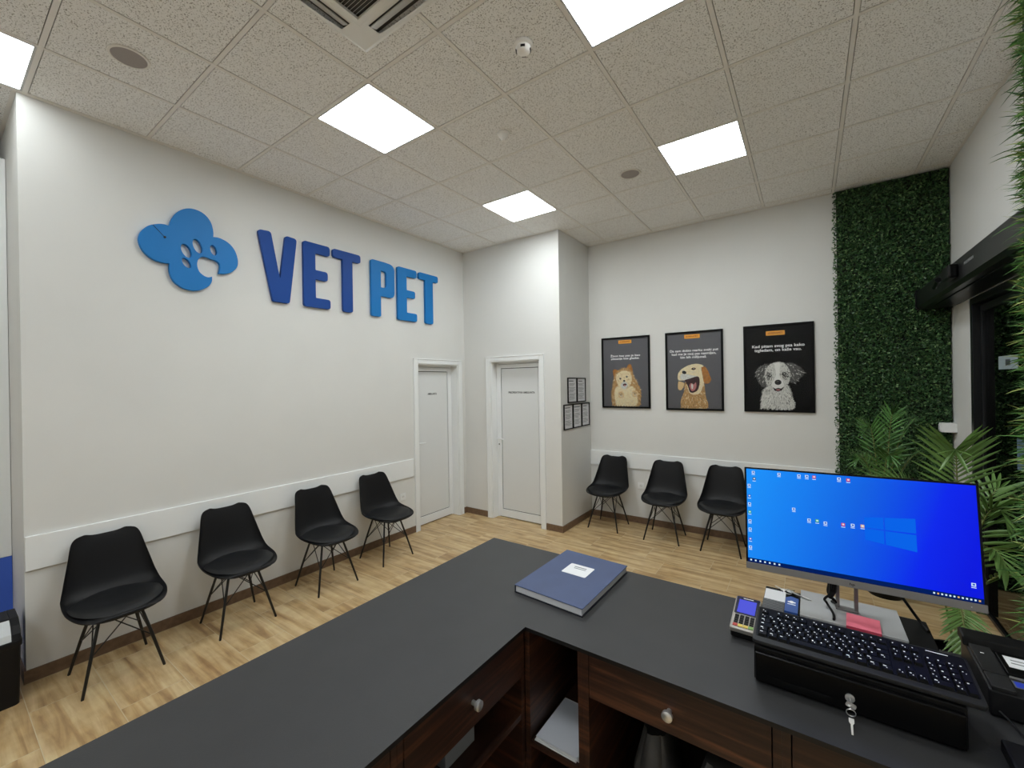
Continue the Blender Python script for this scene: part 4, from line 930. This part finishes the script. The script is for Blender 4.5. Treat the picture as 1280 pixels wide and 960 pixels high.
def leg(m, k):
    x, y, w_, h_ = k
    if w_ > .08: return
    m.k = 1; s_ = rr.uniform(.0020, .0036); xx = x+.0048; yy = y+h_-.0078
    m.box(xx, xx+s_+(.003 if w_ > .02 else 0), yy, yy+rr.uniform(.0020, .0030), .0080, .00880)
    if rr.random() < .45: m.box(xx+.005, xx+.0070, yy-.005, yy-.0030, .0078, .0087)
    m.k = 0
for k in keys[:100]:
    m = MB(); m.M = KB; keycap(m, k); leg(m, k); m.build('key', [key_m, legend], g)
if keys[100:]:
    m = MB(); m.M = KB
    for k in keys[100:]: keycap(m, k); leg(m, k)
    o = m.build('small_keys', [key_m, legend], g); o['kind'] = 'stuff'
m = MB(); m.M = KB
m.box(KW-.075, KW-.035, KD-.016, KD-.0135, .0012, .0016)
m.build('maker_lettering', legend, g)
# ------------------------------------------------------------------ monitor
def screen_mat():
    m = bpy.data.materials.new('screen_image'); m.use_nodes = True; nt = m.node_tree; nt.nodes.remove(nt.nodes['Principled BSDF']); N = nt.nodes.new; L = nt.links.new
    tc = N('ShaderNodeTexCoord'); sx = N('ShaderNodeSeparateXYZ'); L(tc.outputs['Generated'], sx.inputs[0])
    r = N('ShaderNodeValToRGB'); e = r.color_ramp.elements; e[0].position = 0; e[0].color = c8(22, 140, 245); e[1].position = 1; e[1].color = c8(2, 20, 222)
    for p, c_ in [(.25, c8(16, 122, 236)), (.5, c8(10, 96, 224)), (.68, c8(4, 70, 228)), (.82, c8(2, 36, 236))]:
        x = e.new(p); x.color = c_
    # slant the colour ramp with screen height
    ad = N('ShaderNodeMath'); ad.operation = 'MULTIPLY_ADD'; ad.inputs[1].default_value = -.16; L(sx.outputs[2], ad.inputs[0]); 
    ad2 = N('ShaderNodeMath'); ad2.operation = 'ADD'; ad2.inputs[1].default_value = .08; L(sx.outputs[0], ad.inputs[2]); L(ad.outputs[0], ad2.inputs[0]); L(ad2.outputs[0], r.inputs['Fac'])
    em = N('ShaderNodeEmission'); em.inputs['Strength'].default_value = 0.83; L(r.outputs[0], em.inputs['Color'])
    gl = N('ShaderNodeBsdfGlossy'); gl.inputs['Roughness'].default_value = .35; gl.inputs['Color'].default_value = (.012, .012, .012, 1)
    a = N('ShaderNodeAddShader'); L(em.outputs[0], a.inputs[0]); L(gl.outputs[0], a.inputs[1]); L(a.outputs[0], nt.nodes['Material Output'].inputs[0])
    return m
def emi(name, c_, s=0.83):
    m = bpy.data.materials.new(name); m.use_nodes = True; nt = m.node_tree; nt.nodes.remove(nt.nodes['Principled BSDF']); em = nt.nodes.new('ShaderNodeEmission'); em.inputs[0].default_value = c_; em.inputs[1].default_value = s
    nt.links.new(em.outputs[0], nt.nodes['Material Output'].inputs[0]); return m
SCR = []   # screen-lit materials, strength set later with the exposure
MW, MH = .540, .325
g = thing('computer_monitor', 'flat widescreen monitor showing a blue desktop, on the cash drawer', 'monitor', (4.088, 1.64, dz))
MM = Matrix.Translation((4.091, 1.583, 1.372)) @ Matrix.Rotation(.012, 4, 'Z') @ Matrix.Rotation(-math.radians(6.37), 4, 'X') @ Matrix.Rotation(-.016, 4, 'Y')
m = MB(); m.M = MM; m.box(-MW/2, MW/2, .0, .008, -MH/2, MH/2); m.box(-MW/2+.03, MW/2-.03, .008, .03, -MH/2+.03, MH/2-.06); m.box(-.09, .09, .03, .045, -.06, .08)
m.build('monitor_back', dark_pl, g, bevel=.003)
m = MB(); m.M = MM; m.box(-MW/2, MW/2, -.002, .0, -MH/2+.0205, MH/2); m.build('bezel', black_gl, g)
m = MB(); m.M = MM; m.box(-MW/2, MW/2, -.0045, .0, -MH/2, -MH/2+.0205); ch = m.build('chin', chin_m, g, bevel=.001)
text('chin_emblem', 'hp', .012, .009, ink, MM @ fr((0, -.0046, -MH/2+.0100), (1, 0, 0), (0, 0, 1), (0, -1, 0)), ch, bold=.02)
m = MB(); m.M = MM; m.box(MW/2-.03, MW/2-.0285, -.0049, -.0045, -MH/2+.009, -MH/2+.0105); m.build('power_light', legend, ch)
sw, sh = .529, .2985; sz0 = -MH/2+.0215; sx0 = -sw/2
m = MB(); m.M = MM; m.box(sx0, sx0+sw, -.0026, -.002, sz0, sz0+sh)
scr_m = screen_mat(); me_o = m.build('screen', scr_m, g)
m = MB(); m.M = MM
def sq_(u0, v0, u1, v1, k, d=.0028): m.k = k; m.add([(sx0+u0*sw, -d, sz0+v0*sh), (sx0+u1*sw, -d, sz0+v0*sh), (sx0+u1*sw, -d, sz0+v1*sh), (sx0+u0*sw, -d, sz0+v1*sh)], [(0, 1, 2, 3)])
cols = {'w': 0, 'r': 1, 'g': 2, 'b': 3, 'd': 4, 'p': 5, 'o': 6}
for (u, v, c_) in [(0.038, 0.965, 'w'), (0.042, 0.895, 'd'), (0.014, 0.819, 'w'), (0.014, 0.705, 'b'), (0.014, 0.618, 'w'), (0.014, 0.531, 'g'), (0.014, 0.435, 'w'), (0.014, 0.347, 'w'), (0.014, 0.242, 'p'), (0.014, 0.155, 'w'), (0.174, 0.965, 'w'), (0.274, 0.965, 'w'), (0.312, 0.965, 'w'), (0.347, 0.965, 'r'), (0.462, 0.965, 'w'), (0.503, 0.962, 'r'), (0.243, 0.615, 'w'), (0.316, 0.523, 'w'), (0.354, 0.526, 'g'), (0.392, 0.513, 'w'), (0.472, 0.521, 'r'), (0.514, 0.525, 'w'), (0.556, 0.529, 'o'), (0.968, 0.150, 'w')]:
    sq_(u-.008, v-.014, u+.008, v+.014, cols[c_]); sq_(u-.004, v-.006, u+.005, v+.008, 0 if c_ != 'w' else 3, .003); sq_(u-.009, v-.028, u+.009, v-.022, 0)
for k in range(7): u = .016+k*.0245; sq_(u-.0045, .014, u+.0045, .03, 0, .0031)
for k in range(12): u = .985-k*.0145; sq_(u-.0035, .015, u+.0035, .029, 0 if k % 5 else 6, .0031)
m.k = 7; sq_(0, 0, 1, .042, 7, .0029)
icons = m.build('desktop_icons', [emi('icon_white', c8(205, 225, 245)), emi('icon_red', c8(215, 60, 70)), emi('icon_green', c8(70, 170, 100)), emi('icon_blue', c8(30, 80, 190)), emi('icon_dark', c8(60, 60, 90)), emi('icon_purple', c8(90, 50, 190)), emi('icon_orange', c8(220, 170, 110)), emi('taskbar_navy', c8(4, 30, 90))], me_o, recalc=False)
m = MB(); m.M = MM
def quad(p, d=.0027): m.add([(sx0+u*sw, -d, sz0+v*sh) for u, v in p], [(0, 1, 2, 3)])
um, vm = .647, .515
quad([(.565, .405), (um-.003, .385), (um-.003, vm-.006), (.565, vm-.006)]); quad([(.565, vm+.006), (um-.003, vm+.006), (um-.003, .632), (.565, .615)])
quad([(um+.003, .383), (.772, .355), (.772, vm-.006), (um+.003, vm-.006)]); quad([(um+.003, vm+.006), (.772, vm+.006), (.772, .655), (um+.003, .633)])
m.build('window_emblem', emi('emblem_blue', c8(10, 98, 230)), me_o, recalc=False)
m = MB(); m.prism(rounded([(3.967, 1.545), (4.212, 1.548), (4.210, 1.732), (3.967, 1.730)], .003, 2), lambda u, v, w: (u, v, w), dz, dz+.007); m.build('stand_base', grey_plate, g, bevel=.001)
m = MB(); m.box(4.058, 4.068, 1.645, 1.66, dz+.007, 1.36); m.box(4.103, 4.113, 1.645, 1.66, dz+.007, 1.36); m.box(4.068, 4.103, 1.645, 1.66, 1.225, 1.36); m.box(4.058, 4.113, 1.64, 1.665, dz+.007, dz+.013)
m.build('stand_neck', chin_m, g, bevel=.002)
m = MB(); m.tube([tuple(p) for p in spline([(4.06, 1.63, 1.30), (4.052, 1.615, 1.20), (4.046, 1.62, 1.16), (4.030, 1.635, 1.13), (4.036, 1.65, 1.112), (4.05, 1.60, 1.106), (4.05, 1.56, 1.106)], 6)], .0035, 8)
m.tube([tuple(p) for p in spline([(4.05, 1.632, 1.30), (4.044, 1.625, 1.2), (4.040, 1.64, 1.15), (4.06, 1.65, 1.12), (4.05, 1.68, 1.108)], 6)], .0045, 8); m.build('cable_bundle', black_mt, g, smooth=True)
MB().tube([(4.052, 1.63, 1.235), (4.05, 1.622, 1.165), (4.043, 1.63, 1.14)], [.010, .010, .006], 8).build('cable_plug', black_mt, g)
m = MB(); m.tube([tuple(p) for p in spline([(4.17, 1.63, 1.27), (4.19, 1.645, 1.215), (4.22, 1.665, 1.165), (4.243, 1.68, 1.125), (4.258, 1.672, 1.104), (4.266, 1.64, 1.102)], 6)], .004, 8); m.build('power_cable', black_mt, g, smooth=True)
# sticky notes
g = thing('sticky_notes', 'pad of pink sticky notes lying on the monitor base', 'sticky notes', (4.12, 1.574, dz+.007))
P = [(4.077, 1.530), (4.154, 1.528), (4.158, 1.610), (4.082, 1.614)]
m = MB(); m.prism(P, lambda u, v, w: (u, v, w), dz+.0072, dz+.0162); m.build('pad', pink2, g)
m = MB(); m.prism(P, lambda u, v, w: (u, v, w), dz+.0162, dz+.0168); m.build('top_note', pink, g)
# cards, keys
MB_ = MB().box(3.868, 3.926, 1.615, 1.692, dz, dz+.0016); o = MB_.build('paper_card', paper); tag(o, 'white printed card on the cash drawer beside the blue card', 'card')
g = thing('business_cards', 'small stack of blue cards with a white mark on the cash drawer', 'cards', (3.944, 1.60, dz))
m = MB(); m.prism([(3.927, 1.548), (3.961, 1.548), (3.962, 1.652), (3.942, 1.66), (3.927, 1.645)], lambda u, v, w: (u, v, w), dz, dz+.006); m.build('cards', mat('card_blue', c8(52, 88, 160), .5), g)
m = MB(); 
for c_ in [(3.944, 1.622, .005), (3.937, 1.617, .004), (3.951, 1.617, .004), (3.944, 1.613, .0045)]: m.lathe([(c_[2], dz+.0061), (c_[2], dz+.0065)], (c_[0], c_[1], 0), 12)
m.box(3.933, 3.955, 1.599, 1.603, dz+.0061, dz+.0065); m.build('card_mark', legend, g)
g = thing('printed_slips', 'white slips with grey print in front of the white card', 'paper slips', (3.9, 1.58, dz))
m = MB()
for k in range(7): m.box(3.868, 3.924, 1.536+k*.011, 1.5395+k*.011, dz+.0012, dz+.0016)
m.k = 1; m.box(3.866, 3.926, 1.530, 1.612, dz, dz+.0012); m.build('slips', [paper_grey, mat('slip_dark', c8(60, 62, 64), .6)], g)
g = thing('key_bunch', 'bunch of brass and steel keys lying by the monitor base', 'keys', (3.94, 1.70, dz))
m = MB(); m.tube([(3.931+.012*math.cos(a), 1.695+.012*math.sin(a), dz+.004+.002*math.sin(a)) for a in [2*PI*k/20 for k in range(21)]], .0013, 6); m.build('key_ring', chrome, g, smooth=True)
for (x0_, y0_, x1_, y1_, mm, z_) in [(3.932, 1.690, 3.995, 1.655, chrome, .0095), (3.925, 1.698, 3.893, 1.720, chrome, .003), (3.935, 1.70, 3.958, 1.680, brass, .006), (3.93, 1.705, 3.95, 1.716, brass, .004)]:
    d_ = Vector((x1_-x0_, y1_-y0_, 0)); L_ = d_.length; d_.normalize(); s_ = Vector((-d_.y, d_.x, 0)); m = MB()
    m.prism([(0, -.007), (.012, -.008), (.016, -.003), (L_, -.0022), (L_, .0022), (.016, .003), (.012, .008), (0, .007)], lambda u, v, w: (x0_+d_.x*u+s_.x*v, y0_+d_.y*u+s_.y*v, dz+z_+w), 0, .002); m.build('key', mm, g)
# card terminal
g = thing('card_terminal', 'small grey card payment terminal with a lit blue screen', 'card terminal', (3.815, 1.6, CT))
TM = Matrix.Translation((3.780, 1.492, CT+.012)) @ Matrix.Rotation(math.radians(6), 4, 'X')
m = MB(); m.M = TM; m.prism(rounded([(0, 0), (.074, 0), (.076, .19), (-.002, .19)], .008, 4), lambda u, v, w: (u, v, w), .008, .022); m.build('terminal_body', mat('terminal_grey', c8(150, 145, 138), .4, metal=.4), g, bevel=.003)
m = MB(); m.M = TM; m.prism(rounded([(.002, .002), (.072, .002), (.072, .186), (.002, .186)], .008, 4), lambda u, v, w: (u, v, w), -.010, .008); m.build('terminal_base', black_mt, g, bevel=.003)
m = MB(); m.M = TM; m.prism(rounded([(.004, .082), (.070, .082), (.072, .187), (.002, .187)], .006, 3), lambda u, v, w: (u, v, w), .0221, .0228); bz = m.build('screen_surround', mat('navy_gloss', c8(16, 22, 58), .2), g)
m = MB(); m.M = TM; m.box(.011, .063, .090, .168, .0229, .0233); m.build('terminal_screen', emi('terminal_lit', c8(84, 90, 215)), bz)
m = MB(); m.M = TM; m.box(.022, .052, .1765, .1795, .0229, .0232); m.build('maker_mark', legend, bz)
m = MB(); m.M = TM
for r_ in range(4):
    for c_ in range(4): m.k = 0; m.box(.009+c_*.0148, .0205+c_*.0148, .029+r_*.0125, .038+r_*.0125, .0221, .0240)
for c_, k in ((0, 1), (1, 2), (2, 2), (3, 3)): m.k = k; m.box(.008+c_*.0148, .0212+c_*.0148, .012, .024, .0221, .0242)
m.build('keypad', [key_m, mat('key_red', c8(170, 50, 40), .5), mat('key_yellow', c8(215, 190, 80), .5), mat('key_green', c8(120, 160, 80), .5)], g)
# ------------------------------------------------------------------ printer
g = thing('receipt_printer', 'black desktop printer with white and blue stickers at the right end of the counter', 'printer', (4.52, 1.62, CT))
px0, px1, py0, py1 = 4.345, 4.70, 1.485, 1.725
m = MB(); m.prism([(py0, CT+.004), (py1, CT+.004), (py1, CT+.078), (py0+.005, CT+.064)], lambda u, v, w: (w, u, v), px0, px1); m.build('printer_body', black_pl, g, bevel=.005)
m = MB(); m.prism([(py1-.055, CT+.073), (py1+.003, CT+.075), (py1+.003, CT+.098), (py1-.01, CT+.104), (py1-.045, CT+.095)], lambda u, v, w: (w, u, v), px0-.006, px1); m.build('rear_ridge', black_mt, g, bevel=.004)
zf = lambda y: CT+.064+(y-py0-.005)*.014/(py1-py0-.005)
def onp(m, x0_, x1_, y0_, y1_, h0, h1, sk=0): m.add([(x0_, y0_, zf(y0_)+h0), (x1_, y0_, zf(y0_)+h0), (x1_-sk, y1_, zf(y1_)+h0), (x0_-sk, y1_, zf(y1_)+h0), (x0_, y0_, zf(y0_)+h1), (x1_, y0_, zf(y0_)+h1), (x1_-sk, y1_, zf(y1_)+h1), (x0_-sk, y1_, zf(y1_)+h1)], [(0, 3, 2, 1), (4, 5, 6, 7), (0, 1, 5, 4), (1, 2, 6, 5), (2, 3, 7, 6), (3, 0, 4, 7)])
m = MB(); onp(m, px0+.004, px0+.045, py0+.004, py0+.062, 0, .010); onp(m, px0+.004, px0+.045, py0+.066, py1-.055, 0, .010); pn = m.build('control_strip', dark_pl, g, bevel=.002)
m = MB(); m.box(px0+.018, px0+.025, 1.63, 1.633, zf(1.63)+.0101, zf(1.63)+.0106); m.build('button_mark', legend, pn)
m = MB(); onp(m, px0+.050, px1-.01, py0+.085, py1-.06, 0, .007); cv = m.build('paper_cover', black_gl, g, bevel=.003)
m = MB(); onp(m, px0+.062, px0+.150, 1.600, 1.650, .0071, .0076); st = m.build('white_sticker', paper, cv)
m = MB(); onp(m, px0+.072, px0+.130, 1.632, 1.636, .0077, .0079); onp(m, px0+.070, px0+.138, 1.618, 1.622, .0077, .0079); m.build('sticker_print', paper_grey, st)
m = MB(); onp(m, px0+.052, px1-.012, py0+.076, py0+.079, 0, .004); m.build('tear_bar', chrome, g)
m = MB(); m.k = 0; onp(m, px0+.052, px0+.19, py0+.040, py0+.066, 0, .0008); m.k = 1; onp(m, px0+.055, px0+.080, py0+.042, py0+.064, .0009, .0012); m.k = 2; onp(m, px0+.105, px0+.125, py0+.048, py0+.058, .0009, .0012)
m.build('blue_sticker', [mat('sticker_grey', c8(110, 116, 124), .5), mat('sticker_blue', c8(45, 70, 200), .4), legend], g)
m = MB(); m.tube([tuple(p) for p in spline([(4.36, 1.483, 1.02), (4.375, 1.46, 1.012), (4.385, 1.43, 1.004), (4.382, 1.40, 1.003), (4.378, 1.37, 1.003)], 6)], .0022, 6); m.build('thin_cable', dark_pl, g, smooth=True)
# device at lower right
g = thing('desk_device', 'black desk device with a white tag at the lower right corner of the counter', 'device', (4.42, 1.30, CT))
m = MB(); m.prism([(1.20, CT), (1.36, CT), (1.36, CT+.030), (1.20, CT+.018)], lambda u, v, w: (w, u, v), 4.33, 4.55); m.build('device_body', black_pl, g, bevel=.005)
m = MB(); m.prism(rounded([(4.375, 1.325), (4.42, 1.325), (4.42, 1.355), (4.37, 1.358)], .004, 3), lambda u, v, w: (u, v, w), CT+.029, CT+.0315); m.build('white_tag', paper, g)
# ------------------------------------------------------------------ camera, world, render look
cam = bpy.data.cameras.new('camera'); co = bpy.data.objects.new('camera', cam); COL.objects.link(co)
yaw, pit, rol = .6154, -.0010, -.0161
F = Vector((-math.sin(yaw)*math.cos(pit), math.cos(yaw)*math.cos(pit), math.sin(pit))); R = Vector((math.cos(yaw), math.sin(yaw), 0)); U_ = R.cross(F)
R2 = R*math.cos(rol)+U_*math.sin(rol); U2 = -R*math.sin(rol)+U_*math.cos(rol)
co.matrix_world = fr((3.998, 0, 1.821), R2, U2, -F)
cam.sensor_width = 36; cam.sensor_fit = 'HORIZONTAL'; cam.lens = 36*524.7/1280; cam.clip_start = .02
S.camera = co
W = bpy.data.worlds.new('night'); W.use_nodes = True; W.node_tree.nodes['Background'].inputs[0].default_value = (.004, .005, .006, 1); S.world = W
S.view_settings.view_transform = 'Standard'; S.view_settings.look = 'None'; S.view_settings.gamma = 1; S.view_settings.use_curve_mapping = False
S.view_settings.exposure = 0.30
